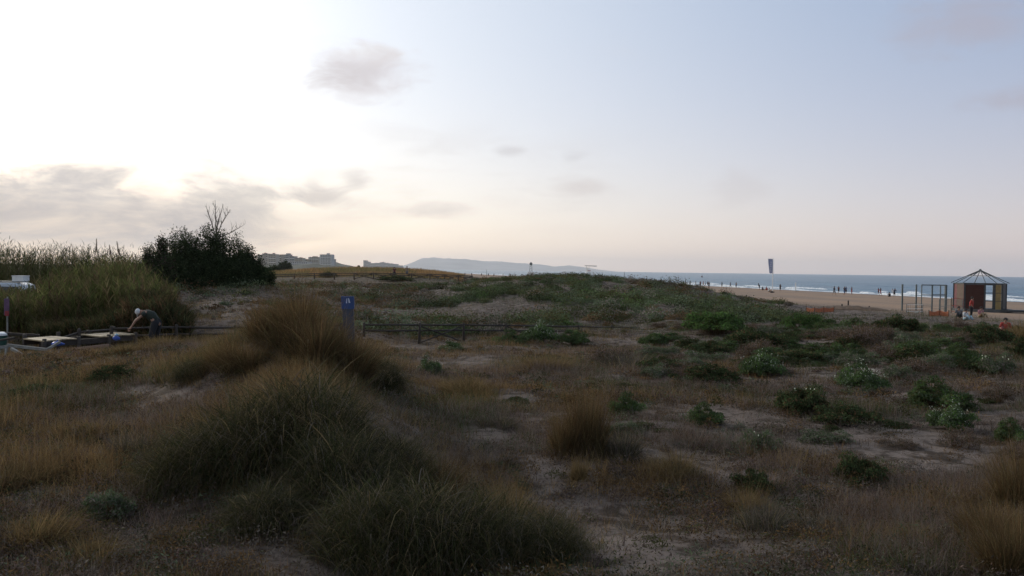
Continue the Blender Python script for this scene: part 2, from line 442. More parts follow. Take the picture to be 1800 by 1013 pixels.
# ------------------------------------------------------------------ sea
def build_sea():
    m = bpy.data.materials.new('sea_water'); m.use_nodes = True
    t = NT(m.node_tree); b = t.n['Principled BSDF']
    b.inputs['Roughness'].default_value = 0.28; b.inputs['IOR'].default_value = 1.33
    co = t.new('ShaderNodeTexCoord').outputs['Object']
    rot = t.new('ShaderNodeMapping'); rot.inputs['Rotation'].default_value = (0, 0, R_(-10)); t.put(rot.inputs[0], co)
    c2 = rot.outputs[0]
    w1 = t.noise(t.v('MULTIPLY', c2, (.16, .035, 1)), 1.0, 6, .6, .6)
    w2 = t.noise(t.v('MULTIPLY', c2, (.9, .35, 1)), 1.0, 5, .65, .4)
    big = t.noise(t.v('MULTIPLY', c2, (.012, .003, 1)), 1.0, 4, .6)
    c = t.mix(t.smooth(w1, .35, .65), (0.016, 0.080, 0.140), (0.060, 0.180, 0.250))
    c = t.mix(t.smooth(big, .4, .65, 0, .5), c, (0.045, 0.10, 0.13))
    c = t.mix(t.smooth(w2, .62, .76, 0, .35), c, (0.25, 0.33, 0.36))
    t.put(b.inputs['Base Color'], c)
    bp = t.new('ShaderNodeBump'); bp.inputs['Strength'].default_value = 1.0; bp.inputs['Distance'].default_value = 1.2
    t.put(bp.inputs['Height'], t.m('ADD', w1, t.m('MULTIPLY', w2, .35))); t.l.new(bp.outputs[0], b.inputs['Normal'])
    # waves as real relief, rolling in parallel to the shore
    s = np.array([-.175, .985]); n = np.array([.985, .175])
    a = np.concatenate([-np.geomspace(11000, 240, 40), np.linspace(-230, 900, 480), np.geomspace(915, 13500, 60)])
    q = np.concatenate([[-60, -30, -15], np.linspace(-8, 160, 150), np.geomspace(163, 13000, 110)])
    A, Q = np.meshgrid(a, q)
    X = (100 + A * s[0] + Q * n[0]).ravel(); Y = (169 + A * s[1] + Q * n[1]).ravel(); Aq = A.ravel(); Qq = Q.ravel()
    ph = Qq / 7.5 * 2 * math.pi + 5 * fbm(Aq, Qq, 60, 2) * 2
    amp = .16 * np.clip((Qq + 8) / 30, 0, 1) * np.clip((400 - Qq) / 200, 0, 1)
    Zw = amp * (np.sin(ph) + .8 * (fbm(Aq, Qq * 2.5, 9, 3) - .5) * 2)
    Zw = np.where(Qq < -10, -.05, Zw)
    nr, nt = len(q), len(a)
    i, j = np.meshgrid(np.arange(nr - 1), np.arange(nt - 1), indexing='ij'); k = (i * nt + j).ravel()
    o = np_mesh('sea', np.stack([X, Y, Zw], 1), np.stack([k, k + 1, k + nt + 1, k + nt], 1)[:, ::-1], m, smooth=True)
    tag(o, 'blue grey sea with low waves', kind='structure')
    # breaking foam: lumpy ridges of white water lying on the sea near the shore
    fm = bpy.data.materials.new('foam'); fm.use_nodes = True
    t = NT(fm.node_tree); b = t.n['Principled BSDF']; b.inputs['Roughness'].default_value = .9
    co = t.new('ShaderNodeTexCoord').outputs['Object']
    t.put(b.inputs['Base Color'], t.mix(t.smooth(t.noise(co, 1.5, 5, .7), .35, .6), (0.50, 0.55, 0.57), (0.88, 0.88, 0.87)))
    Vs, Fs, off = [], [], 0
    rr = np.random.default_rng(3)
    spec = []
    for a0 in np.arange(-120, 900, 11.0):
        for _ in range(2):
            if rr.random() < .62: spec.append((a0 + rr.uniform(-8, 8), rr.uniform(2.0, 26), rr.uniform(4, 26), rr.uniform(.7, 1.8), rr.uniform(.12, .42)))
    for a0 in np.arange(-120, 900, 16.0):
        spec.append((a0 + rr.uniform(-5, 5), rr.uniform(.8, 3), rr.uniform(14, 30), rr.uniform(.5, 1.2), rr.uniform(.04, .10)))
    for a0, q0, L, wd, hh in spec:
        nn = max(8, int(L * 2)); mm = 7
        aa = np.linspace(-L / 2, L / 2, nn); env = np.sqrt(np.clip(1 - (aa / (L / 2)) ** 2, 0, 1))
        qc = q0 + (fbm(aa + a0, aa * 0 + q0, 6, 3) - .5) * 3
        ww = wd * env * (.35 + 1.3 * fbm(aa + a0, aa * 0, 1.5, 3, 2)); hv = hh * env * (.3 + 1.4 * fbm(aa + a0, aa * 0, .9, 3, 5))
        vv = np.linspace(-1, 1, mm)
        for v in vv:
            Q1 = qc + ww * v; Z1 = .10 + hv * (1 - v * v) * (.6 + .8 * vnoise(aa * 3 + a0, aa * 0 + v * 4)) - .14 * (abs(v) > .99)
            Vs.append(np.stack([100 + (aa + a0) * s[0] + Q1 * n[0], 169 + (aa + a0) * s[1] + Q1 * n[1], Z1], 1))
        i, j = np.meshgrid(np.arange(mm - 1), np.arange(nn - 1), indexing='ij'); k = (i * nn + j).ravel() + off
        Fs.append(np.stack([k, k + 1, k + nn + 1, k + nn], 1)[:, ::-1]); off += mm * nn
    tag(np_mesh('surf_foam', np.concatenate(Vs), np.concatenate(Fs), fm, smooth=True), 'white foam of small waves breaking along the shore', 'foam', kind='stuff')
build_sea()

# ------------------------------------------------------------------ foliage generators
def blades(base, az, L, lean, curve, width, col, seg=3, tipcol=None, twist=None):
    """vectorised grass blades; lean, curve in radians; returns V, F, tint"""
    n = len(base); V = np.zeros((n, (seg + 1) * 2, 3)); p = base.astype(float).copy(); ang = lean.copy()
    tw = az + math.pi / 2 + (rng.uniform(-1.2, 1.2, n) if twist is None else twist)
    side = np.stack([np.cos(tw), np.sin(tw), np.zeros(n)], 1)
    T = np.zeros((n, (seg + 1) * 2, 3))
    for k in range(seg + 1):
        f = k / seg; w = (width * (1 - f ** 1.6) * .5 + .0002)[:, None]
        V[:, 2 * k] = p - side * w; V[:, 2 * k + 1] = p + side * w
        cc = col if tipcol is None else col * (1 - f) + tipcol * f
        T[:, 2 * k] = cc; T[:, 2 * k + 1] = cc
        st = (L / seg)[:, None]
        p = p + np.stack([np.cos(az) * np.sin(ang), np.sin(az) * np.sin(ang), np.cos(ang)], 1) * st
        ang = ang + curve / seg
    q = np.array([[2 * k, 2 * k + 1, 2 * k + 3, 2 * k + 2] for k in range(seg)])
    Fq = (np.arange(n) * (seg + 1) * 2)[:, None, None] + q[None]
    return V.reshape(-1, 3), Fq.reshape(-1, 4), T.reshape(-1, 3)
def leaves(pos, nrm, size, col, aspect=2.2):
    """vectorised leaf quads (diamonds) around positions"""
    n = len(pos); r = rng.normal(size=(n, 3)); r -= nrm * (r * nrm).sum(1)[:, None]
    u = r / (np.linalg.norm(r, axis=1)[:, None] + 1e-9); v = np.cross(nrm, u)
    s = size[:, None]
    V = np.stack([pos - u * s * aspect / 2, pos + v * s / 2, pos + u * s * aspect / 2, pos - v * s / 2], 1)
    Fq = np.arange(n * 4).reshape(n, 4)
    return V.reshape(-1, 3), Fq, np.repeat(col, 4, 0)
def joinm(parts):
    Vs, Fs, Ts, o = [], [], [], 0
    for V, Fq, T in parts: Vs.append(V); Fs.append(Fq + o); Ts.append(T); o += len(V)
    return np.concatenate(Vs), np.concatenate(Fs), np.concatenate(Ts)
def rdir(n):
    v = rng.normal(size=(n, 3)); return v / np.linalg.norm(v, axis=1)[:, None]
def jit(col, n, a=.25):
    c = np.array(col)[None] * (1 + rng.uniform(-a, a, (n, 1))) * (1 + rng.uniform(-a * .3, a * .3, (n, 3)))
    return np.clip(c, 0.002, 1)
def palette(cols, n, a=.25, p=None):
    k = rng.choice(len(cols), n, p=p); return np.clip(np.array(cols)[k] * (1 + rng.uniform(-a, a, (n, 1))), .002, 1)

C_STRAW = (0.195, 0.142, 0.068); C_ORANGE = (0.142, 0.088, 0.040); C_BROWN = (0.085, 0.055, 0.030); C_OLIVE = (0.060, 0.060, 0.026)
C_GREY = (0.115, 0.098, 0.080); C_MAUVE = (0.110, 0.080, 0.070); C_GREEN = (0.046, 0.066, 0.028); C_DARK = (0.028, 0.034, 0.016)
C_BRIGHT = (0.060, 0.106, 0.030); C_SAGE = (0.075, 0.092, 0.055)

# ---- marram tussocks: one mesh per kind, copied
def tussock_mesh(name, n, cols, p, spread, H, up=0.35, seed=0, tip=None, droop=1.0, sub=18, stems=30, dome=0):
    # many small crowns, each with its own lean, vigour and share of dead blades
    a = rng.uniform(0, 2 * math.pi, sub); rs = spread * .62 * np.sqrt(rng.random(sub))
    C = np.stack([np.cos(a) * rs, np.sin(a) * rs], 1); Hs = rng.uniform(.55, 1.15, sub) * (1 - .35 * (rs / spread)); tone = rng.uniform(.6, 1.4, sub)
    out = a + rng.normal(0, .5, sub); tilt = up * (.25 + .9 * rs / spread) * rng.uniform(.4, 1.6, sub)
    k = rng.integers(0, sub, n); r0 = .13 * spread * np.sqrt(rng.random(n)); a0 = rng.uniform(0, 6.28, n)
    base = np.stack([C[k, 0] + np.cos(a0) * r0, C[k, 1] + np.sin(a0) * r0, np.zeros(n) - .03], 1)
    # sum of the crown's tilt and the blade's own spread
    own = np.abs(rng.normal(up * .9, .30, n)); vx = np.cos(out[k]) * tilt[k] + np.cos(a0) * own + .07; vy = np.sin(out[k]) * tilt[k] + np.sin(a0) * own
    az = np.arctan2(vy, vx) + rng.normal(0, .25, n); lean = np.minimum(np.hypot(vx, vy) * .8, 1.3)
    L = H * rng.uniform(.4, 1.2, n) * Hs[k]; curve = np.abs(rng.normal(up * 2.2 * droop, .75, n)) * (.4 + rng.random(n))
    curve = np.where(rng.random(n) < .10, curve + 1.2, curve)
    c = palette(cols, n, .3, p) * tone[k][:, None]; tipc = c * .5 + np.array(tip or C_STRAW) * .5 * rng.uniform(.4, 1.2, (n, 1))
    part = [blades(base, az, L, lean, curve, rng.uniform(.0035, .0095, n), c, 6, tipc)]
    m = n // stems                                          # seed heads and pale broken stems
    a1 = rng.uniform(0, 6.28, m); rad = spread * .5 * np.sqrt(rng.random(m))
    b2 = np.stack([np.cos(a1) * rad, np.sin(a1) * rad, np.zeros(m)], 1)
    part.append(blades(b2, a1 + rng.normal(0, .8, m), H * rng.uniform(.5, .95, m), np.abs(rng.normal(.5, .35, m)), rng.normal(1.0, .7, m), np.full(m, .0045), jit((.26, .20, .11), m, .3), 5))
    if dome:                                                # matted thatch: blades lying every way over the crown
        m = dome; f = np.arccos(1 - rng.random(m) * .95); a1 = rng.uniform(0, 6.28, m); sh = rng.uniform(.72, 1.0, m) * (.8 + .4 * fbm(np.cos(a1) * f * 2, np.sin(a1) * f * 2, .5, 3, 44))
        b4 = np.stack([spread * .82 * np.sin(f) * np.cos(a1) * sh, spread * .82 * np.sin(f) * np.sin(a1) * sh, H * .60 * np.cos(f) * sh], 1)
        dirs = rng.integers(0, 14, m) * .45 + rng.normal(0, .3, m); az4 = np.where(rng.random(m) < .5, a1 + rng.normal(0, .8, m), dirs)
        parts4 = blades(b4, az4, rng.uniform(.16, .62, m), rng.uniform(.55, 1.5, m), rng.uniform(.3, 2.3, m), rng.uniform(.004, .0095, m),
                        palette([C_DARK, C_OLIVE, C_GREY, (.09, .075, .045), (.17, .13, .07)], m, .4, [.28, .28, .14, .20, .10]) * (.55 + .9 * fbm(np.cos(a1) * f, np.sin(a1) * f, .35, 2, 9))[:, None], 5)
        part.append(parts4)
    m = n // 3                                              # low dead litter skirt
    a1 = rng.uniform(0, 6.28, m); rad = spread * (.3 + .75 * rng.random(m))
    b3 = np.stack([np.cos(a1) * rad, np.sin(a1) * rad, np.zeros(m) - .02], 1)
    part.append(blades(b3, a1 + rng.normal(0, 1, m), H * rng.uniform(.15, .5, m), rng.uniform(.4, 1.3, m), rng.uniform(.2, 1.0, m), rng.uniform(.003, .005, m), palette([C_GREY, C_BROWN, C_STRAW, C_OLIVE], m, .3) * .8, 4))
    V, Fq, T = joinm(part)
    o = np_mesh(name, V, Fq, M_GRASS, T); me = o.data; bpy.data.objects.remove(o); return me
TUS = {
    'dark': [tussock_mesh('marram_grass', 2400, [C_DARK, C_OLIVE, C_BROWN, C_GREY], [.38, .34, .16, .12], .74, 1.0, .60, tip=(0.075, 0.070, 0.038), droop=1.7, stems=200, dome=2600) for _ in range(4)],
    'brown': [tussock_mesh('marram_grass', 2600, [C_BROWN, C_OLIVE, C_ORANGE, C_STRAW], [.42, .26, .20, .12], .5, 1.0, .30, tip=(0.13, 0.082, 0.042), stems=60) for _ in range(3)],
    'straw': [tussock_mesh('dry_grass', 1900, [C_ORANGE, C_STRAW, C_BROWN, C_OLIVE], [.36, .26, .24, .14], .45, .62, .32) for _ in range(3)],
    'grey': [tussock_mesh('dry_grass', 1700, [C_GREY, C_OLIVE, C_MAUVE, C_DARK], [.35, .3, .2, .15], .5, .5, .45, tip=C_GREY) for _ in range(2)],
}
def place_tussock(kind, px, py, wpx, hpx, label, group=None, name='grass_tussock'):
    g = ground(px, py); s = g.y / F_PX
    me = random.choice(TUS[kind])
    base = {'dark': (1.45, .80), 'brown': (1.15, .92), 'straw': (1.0, .62), 'grey': (1.1, .45)}[kind]
    o = bpy.data.objects.new(name, me); COL.objects.link(o)
    o.location = (g.x, g.y, g.z - .03); o.rotation_euler = (0, 0, random.uniform(0, 6.28))
    o.scale = (wpx * s / base[0], wpx * s / base[0], hpx * s / base[1])
    tag(o, label, 'grass tussock', group)
T_ = place_tussock
T_('dark', 340, 850, 200, 120, 'dark olive grass tussock at the left end of the big dark clump')
T_('dark', 440, 830, 250, 165, 'tall dark green arching grass tussock in the middle of the big clump')
T_('dark', 540, 800, 270, 180, 'largest dark dome of drooping grass below the blue sign')
T_('dark', 600, 880, 210, 160, 'dark grass tussock with pale drooping blades at the right of the big clump')
T_('dark', 470, 930, 170, 100, 'low dark tussock with dead grey litter at the foot of the big clump')
T_('brown', 470, 600, 120, 95, 'rusty brown tall grass at the left end of the hummock before the blue sign')
T_('brown', 520, 605, 150, 118, 'tallest rust brown grass tussock on the hummock left of the blue sign')
T_('brown', 560, 640, 150, 120, 'brown upright grass tussock directly below the blue sign')
T_('brown', 610, 665, 130, 95, 'brown grass tussock on the right shoulder of the hummock')
T_('dark', 655, 680, 130, 70, 'dark rounded tussock sloping down right of the blue sign')
T_('brown', 430, 650, 120, 70, 'orange tipped grass tussock above the large dark dome')
T_('straw', 400, 640, 110, 60, 'straw coloured grass tuft left of the hummock')
T_('dark', 650, 985, 230, 170, 'dark grass tussock at the bottom edge left of the large foreground clump')
T_('dark', 750, 1000, 260, 200, 'large foreground clump of long olive grass at the bottom edge')
T_('dark', 850, 1000, 210, 165, 'olive grass tussock at the bottom edge right of the large foreground clump')
T_('straw', 900, 910, 150, 80, 'low golden grass tuft leaning over the sandy path')
T_('brown', 760, 880, 150, 110, 'golden brown grass tuft directly above the foreground clump')
T_('dark', 690, 850, 170, 110, 'dim olive tussock at the right foot of the big clump')
T_('dark', 960, 985, 160, 110, 'low dark tussock beside the bare sand at the bottom')
T_('brown', 1030, 800, 100, 180, 'lone upright brown tussock with a dark heart in the centre right')
T_('brown', 1000, 800, 90, 120, 'brown blades on the left flank of the lone upright tussock')
T_('grey', 1085, 805, 130, 80, 'greyish low tussock on the right flank of the lone upright tussock')
T_('straw', 1020, 845, 40, 60, 'small upright straw tuft in front of the lone upright tussock')
T_('straw', 1190, 840, 120, 60, 'dull orange grass tuft right of the lone upright tussock')
T_('dark', 340, 665, 80, 45, 'small dark brown tuft on the left slope with one bent pale blade')
T_('grey', 1340, 935, 150, 75, 'dry grey tangle behind the bare sand at lower right')
T_('straw', 1310, 900, 110, 70, 'orange tuft on the left of the dry grey tangle')
T_('grey', 1430, 935, 130, 60, 'low grey tangle right of the bare sand')
T_('brown', 1740, 960, 150, 120, 'rusty brown tussock in the lower right corner')
T_('brown', 1800, 900, 150, 130, 'tall green and rust tussock cut by the right edge')
T_('brown', 1790, 1010, 160, 130, 'dark rust tussock at the bottom right corner')
T_('straw', 1600, 960, 130, 50, 'thin grey brown tuft along the bottom right')
T_('straw', 1795, 600, 70, 50, 'orange tuft at the right edge near the kiosk')
T_('straw', 60, 960, 190, 80, 'orange tuft in the bottom left corner')
T_('straw', 150, 1000, 170, 70, 'rusty tuft on the bottom edge at the left')
T_('straw', 30, 850, 150, 60, 'ochre tuft at the left edge of the slope')
T_('straw', 140, 770, 130, 45, 'yellowish tuft halfway up the left slope')
T_('grey', 230, 800, 130, 60, 'grey green tuft left of the big dark clump')
T_('grey', 40, 740, 110, 40, 'dark grey green tuft at the left edge of the slope')
T_('straw', 310, 950, 120, 40, 'rust red low tuft at the bottom left of centre')
T_('grey', 870, 750, 120, 35, 'low dark green grey tuft above the bare path')
T_('straw', 820, 690, 120, 40, 'tan tuft in the middle ground left of the path')
T_('grey', 1110, 650, 150, 45, 'large dark grey brown tuft below the fence end')
T_('straw', 285, 612, 110, 34, 'brown grass tuft hiding the legs of the bending man')
T_('straw', 235, 620, 100, 30, 'brown grass tuft left of the one below the bending man')
T_('straw', 345, 612, 110, 34, 'brown grass tuft right of the one below the bending man')
T_('straw', 960, 650, 120, 35, 'orange brown tuft between the path and the fence')

# ---- shrubs
def shrub_mesh(name, cols, p, n=6400, H=.55, Rr=.6, fl=0, size=.018, clumps=34, dry=0.1):
    ca = rng.uniform(0, 6.28, clumps); cr = Rr * .78 * np.sqrt(rng.random(clumps))
    ch = H * (1 - (cr / Rr) ** 2 * .75) * rng.uniform(.55, 1.05, clumps)
    ex = rng.uniform(.75, 1.2); C = np.stack([np.cos(ca) * cr * ex + rng.normal(0, .06), np.sin(ca) * cr / ex, ch * .78 * rng.uniform(.5, 1.15, clumps)], 1); cs = rng.uniform(.09, .2, clumps) * Rr / .6
    tone = rng.uniform(.65, 1.35, clumps)
    k = rng.integers(0, clumps, n); d = rdir(n); d[:, 2] = np.abs(d[:, 2]) * .9 - .25
    rad = cs[k] * rng.random(n) ** .45
    pos = C[k] + d * rad[:, None] * np.array([1.15, 1.15, .95]); pos[:, 2] = np.maximum(pos[:, 2], .01)
    col = palette(cols, n, .22, p) * tone[k][:, None]
    nr = d + rng.normal(0, .6, (n, 3)); nr /= np.linalg.norm(nr, axis=1)[:, None]
    parts = [leaves(pos, nr, size * rng.uniform(.6, 1.5, n), col, 3.0)]
    # stems fanning from the root to each clump
    m = clumps * 7; kk = rng.integers(0, clumps, m); tgt = C[kk] + rdir(m) * .6 * cs[kk][:, None]
    b = tgt * np.array([.22, .22, 0]); dv = tgt - b; L = np.linalg.norm(dv, axis=1); az = np.arctan2(dv[:, 1], dv[:, 0]); ln = np.arctan2(np.hypot(dv[:, 0], dv[:, 1]), dv[:, 2])
    parts.append(blades(b, az, L * 1.08, ln, np.zeros(m), np.full(m, .008), jit(C_BROWN, m, .3), 2))
    # fine twigs sticking out past the leaves
    m = 260; kk = rng.integers(0, clumps, m); b = C[kk] + rdir(m) * .5 * cs[kk][:, None]; b[:, 2] = np.maximum(b[:, 2], .02); az = np.arctan2(b[:, 1], b[:, 0]) + rng.normal(0, .6, m)
    parts.append(blades(b, az, rng.uniform(.08, .2, m) * Rr / .6, np.abs(rng.normal(.4, .35, m)), np.zeros(m), np.full(m, .007), palette(cols, m, .3, p) * .9, 2))
    V, Fq, T = joinm(parts); o = np_mesh(name, V, Fq, M_LEAF, T); me = o.data; bpy.data.objects.remove(o)
    fm = None
    if fl:
        kk = rng.integers(0, clumps, fl); d = rdir(fl); d[:, 2] = np.abs(d[:, 2]) + .35; d /= np.linalg.norm(d, axis=1)[:, None]
        c = C[kk] + d * cs[kk][:, None] * 1.02
        P_ = np.repeat(c, 7, 0) + rng.normal(0, .008, (fl * 7, 3)); nn = rdir(fl * 7) * .5 + np.array([0, 0, 1]); nn /= np.linalg.norm(nn, axis=1)[:, None]
        V, Fq, T = leaves(P_, nn, np.full(fl * 7, .010), jit((.62, .64, .52), fl * 7, .15), 1.2)
        o = np_mesh('flower', V, Fq, M_LEAF, T); fm = o.data; bpy.data.objects.remove(o)
    return me, fm
G_ = dict(
    bright=[shrub_mesh('shrub', [C_BRIGHT, C_GREEN, C_OLIVE], [.5, .4, .1]) for _ in range(2)],
    green=[shrub_mesh('shrub', [C_GREEN, C_BRIGHT, C_OLIVE, C_SAGE], [.45, .15, .2, .2]) for _ in range(3)],
    flower=[shrub_mesh('shrub', [C_GREEN, C_BRIGHT, C_SAGE], [.45, .2, .35], fl=112) for _ in range(2)],
    dark=[shrub_mesh('shrub', [C_DARK, C_GREEN, C_BROWN], [.55, .3, .15]) for _ in range(3)],
    sage=[shrub_mesh('shrub', [C_SAGE, C_GREY, C_GREEN], [.45, .3, .25], n=3600) for _ in range(2)],
    brown=[shrub_mesh('shrub', [C_BROWN, C_MAUVE, C_GREY, C_DARK], [.3, .35, .2, .15], n=3000, size=.012) for _ in range(2)])
FEW = {(1336, 796): 2, (1752, 660): 9, (1410, 728): 6}
def S_(kind, px, py, wpx, hpx, label, group=None, cat='shrub'):
    g = ground(px, py); s = g.y / F_PX; me, fm = random.choice(G_[kind])
    o = bpy.data.objects.new('shrub', me); COL.objects.link(o)
    sc = wpx * s / 1.05; o.location = (g.x, g.y, g.z - .04); o.rotation_euler = (0, 0, random.uniform(0, 6.28)); o.scale = (sc, sc, hpx * s * 1.25 / .55)
    tag(o, label, cat, group)
    if fm:
        f = bpy.data.objects.new('flower_heads', fm); COL.objects.link(f); f.parent = o; f['kind'] = 'stuff'
    nf = FEW.get((px, py), 0)
    co = np.empty(len(me.vertices) * 3, np.float32); me.vertices.foreach_get('co', co); co = co.reshape(-1, 3)
    top = co[co[:, 2] > np.quantile(co[:, 2], .93)]
    for k in range(nf):
        c = top[rng.integers(len(top))]; P_ = c[None] + rng.normal(0, .005, (10, 3)) + np.array([0, 0, .012]); nn = rdir(10) * .5 + np.array([0, 0, 1]); nn /= np.linalg.norm(nn, axis=1)[:, None]
        V, Fq, T = leaves(P_, nn, np.full(10, .020), jit((.62, .64, .52), 10, .1), 1.2)
        np_mesh('flower_head', V, Fq, M_LEAF, T, o)
    return o
for a in (
    ('bright', 1255, 588, 125, 46, 'brightest green spreading bush near the foot of the scrubby dune'),
    ('dark', 1320, 618, 105, 40, 'dark brown green bush just below the brightest green bush'),
    ('flower', 1335, 662, 75, 42, 'green bush with few white flowers in the right middle ground'),
    ('dark', 1235, 672, 110, 30, 'low dark olive bush left of the flowering bush in the right middle ground'),
    ('bright', 1412, 584, 66, 34, 'bright green bush left of the orange netting'),
    ('green', 1466, 588, 62, 28, 'mid green bush under the orange netting'),
    ('brown', 1510, 612, 90, 44, 'dark brown bush below the long sand mound'),
    ('dark', 1570, 588, 75, 34, 'dark green bush left of the steel frame posts'),
    ('dark', 1612, 634, 64, 36, 'dark bush below the steel frame beside the sand path'),
    ('green', 1490, 634, 62, 34, 'green bush left of the dark bush below the steel frame'),
    ('flower', 1518, 690, 92, 44, 'rounded green bush with white flowers in the centre of the right slope'),
    ('dark', 1410, 728, 95, 50, 'dark green bush with sparse flowers left of the long low dark bush'),
    ('dark', 1496, 744, 112, 34, 'long low dark bush in the middle of the right slope'),
    ('green', 1655, 716, 108, 46, 'wide green bush just above the whitest flowering bush'),
    ('flower', 1676, 755, 82, 46, 'bush with the most white flowers on the right slope'),
    ('brown', 1690, 786, 84, 34, 'brown green bush directly beneath the whitest flowering bush'),
    ('sage', 1640, 652, 72, 36, 'pale green bush left of a pair below the kiosk'),
    ('green', 1690, 648, 72, 38, 'green bush right of a pair below the kiosk'),
    ('sage', 1752, 660, 66, 42, 'pale flowering bush at the right below the kiosk'),
    ('dark', 1742, 606, 80, 36, 'dark green bush just in front of the kiosk deck'),
    ('brown', 1690, 612, 46, 26, 'small brown bush beside the sand path below the seated people'),
    ('sage', 1336, 796, 78, 46, 'grey green bush with two white flowers at lower right centre'),
    ('dark', 1515, 850, 95, 54, 'lone very dark round bush at lower right'),
    ('dark', 1325, 868, 74, 46, 'dark green bush left of the lone round one'),
    ('green', 1785, 778, 66, 38, 'green bush cut by the right edge'),
    ('brown', 1752, 708, 60, 36, 'pinkish brown dry bush right of the wide green bush'),
    ('green', 1095, 732, 62, 38, 'yellow green bush behind the lone upright tussock'),
    ('sage', 1105, 766, 62, 30, 'grey green bush right of the lone upright tussock'),
    ('flower', 945, 604, 66, 34, 'bush full of white flowers standing against the fence'),
    ('green', 1008, 608, 54, 30, 'blue green bush right of the flowering bush by the fence'),
    ('green', 902, 608, 58, 24, 'low green bush left of the flowering bush by the fence'),
    ('flower', 795, 618, 42, 18, 'tiny flowering bush under the middle of the fence'),
    ('flower', 760, 658, 46, 26, 'small dark bush dotted white on the brown slope below the fence'),
    ('green', 1150, 608, 56, 24, 'dull green bush at the right end of the fence'),
    ('sage', 195, 912, 100, 58, 'grey green leafy bush at lower left'),
    ('dark', 700, 495, 60, 10, 'dark low bush in front of the far fence'),
    ('dark', 575, 488, 30, 10, 'small dark bush by the left part of the far fence'),
    ('brown', 1790, 820, 60, 50, 'thin brown bush at the right edge above the corner tussocks'),
    ('dark', 1790, 625, 44, 30, 'dark bush at the right edge below the orange tuft'),
    ('brown', 1075, 640, 110, 34, 'wide dark grey brown bush below the right half of the fence'),
    ('dark', 1160, 655, 80, 30, 'dark bush right of the wide grey brown one below the fence'),
    ('green', 1240, 745, 60, 34, 'dull green bush left of the sparse flowered dark bush'),
    ('sage', 1580, 668, 60, 30, 'pale bush right of the rounded white flowered bush'),
    ('bright', 1330, 548, 40, 14, 'small green bush on the tail of the scrubby dune'),
    ('dark', 1405, 640, 34, 24, 'small dark bush on bare sand right of the flowering bush'),
    ('dark', 210, 668, 90, 26, 'dark low bush on the left slope'),
    ('dark', 60, 700, 90, 28, 'dark low bush near the left edge of the slope'),
): S_(*a)

# ---- scattered plants on the right slope, a loose group of low ones
def region_scatter(n, test, kinds, wr, hr, label, group, seed, ymax=70):
    rr = np.random.default_rng(seed); k = 0; tries = 0
    while k < n and tries < n * 30:
        tries += 1
        px, py = test(rr); g = ground(px, py)
        if g.y > ymax: continue
        kd = kinds[rr.integers(len(kinds))]
        me, fm = G_[kd][rr.integers(len(G_[kd]))]
        o = bpy.data.objects.new('low_shrub', me); COL.objects.link(o); w = rr.uniform(*wr)
        o.location = (g.x, g.y, g.z - .05); o.rotation_euler = (0, 0, rr.uniform(0, 6.28)); o.scale = (w, w * rr.uniform(.7, 1), w * rr.uniform(*hr))
        tag(o, label, 'shrub', group); k += 1
region_scatter(125, lambda r: (r.uniform(1150, 1800), 575 + 90 * r.random() ** 1.3), ['dark', 'green', 'brown', 'sage', 'brown'], (.5, 1.8), (.5, .9),
               'one of many low scattered bushes on the far part of the right slope', 'low bushes on the far right slope', 21)
region_scatter(34, lambda r: (r.uniform(700, 1800), r.uniform(650, 830)), ['brown', 'sage', 'brown', 'dark'], (.35, .7), (.4, .7),
               'one of many small dry cushion plants on the near right slope', 'small cushion plants on the near right slope', 22)

# ---- ground cover as stuff: fine dry grass and herbs over the near dunes
SANDY = [(480, 985, 170, 26), (90, 860, 70, 14), (330, 905, 70, 14), (290, 690, 90, 10), (1020, 985, 60, 30), (830, 640, 40, 12), (905, 700, 40, 16), (930, 820, 40, 22), (985, 885, 55, 24), (1070, 940, 80, 30), (1160, 985, 150, 40), (1450, 660, 50, 14), (1590, 740, 60, 14), (1540, 800, 90, 18), (1250, 720, 60, 12), (1150, 800, 50, 14), (1150, 965, 150, 50), (1050, 900, 60, 30), (870, 765, 50, 22), (960, 850, 40, 40), (1650, 775, 110, 30), (1680, 620, 40, 26), (1740, 735, 60, 20),
         (440, 545, 40, 26), (400, 530, 60, 16), (1130, 548, 70, 10), (1440, 610, 40, 14), (1480, 770, 120, 16), (1000, 890, 40, 30), (560, 1000, 120, 22),
         (250, 960, 80, 20), (180, 800, 50, 14), (730, 612, 60, 7), (1600, 700, 60, 16), (340, 700, 60, 10), (1380, 640, 40, 20), (1560, 655, 60, 14), (1750, 690, 40, 30),
         (1480, 545, 90, 8), (1240, 500, 50, 8), (1290, 520, 60, 8), (30, 880, 50, 14), (1200, 975, 100, 40)]
def sandy(px, py):
    s = np.zeros_like(px)
    for a, b, w, h in SANDY: s = np.maximum(s, np.exp(-((px - a) / w) ** 2 - ((py - b) / h) ** 2))
    return s
def hum(px, py):
    """hummock with long brown grass"""
    return np.exp(-((px - 540) / 130) ** 2 - ((py - 620) / 60) ** 2)
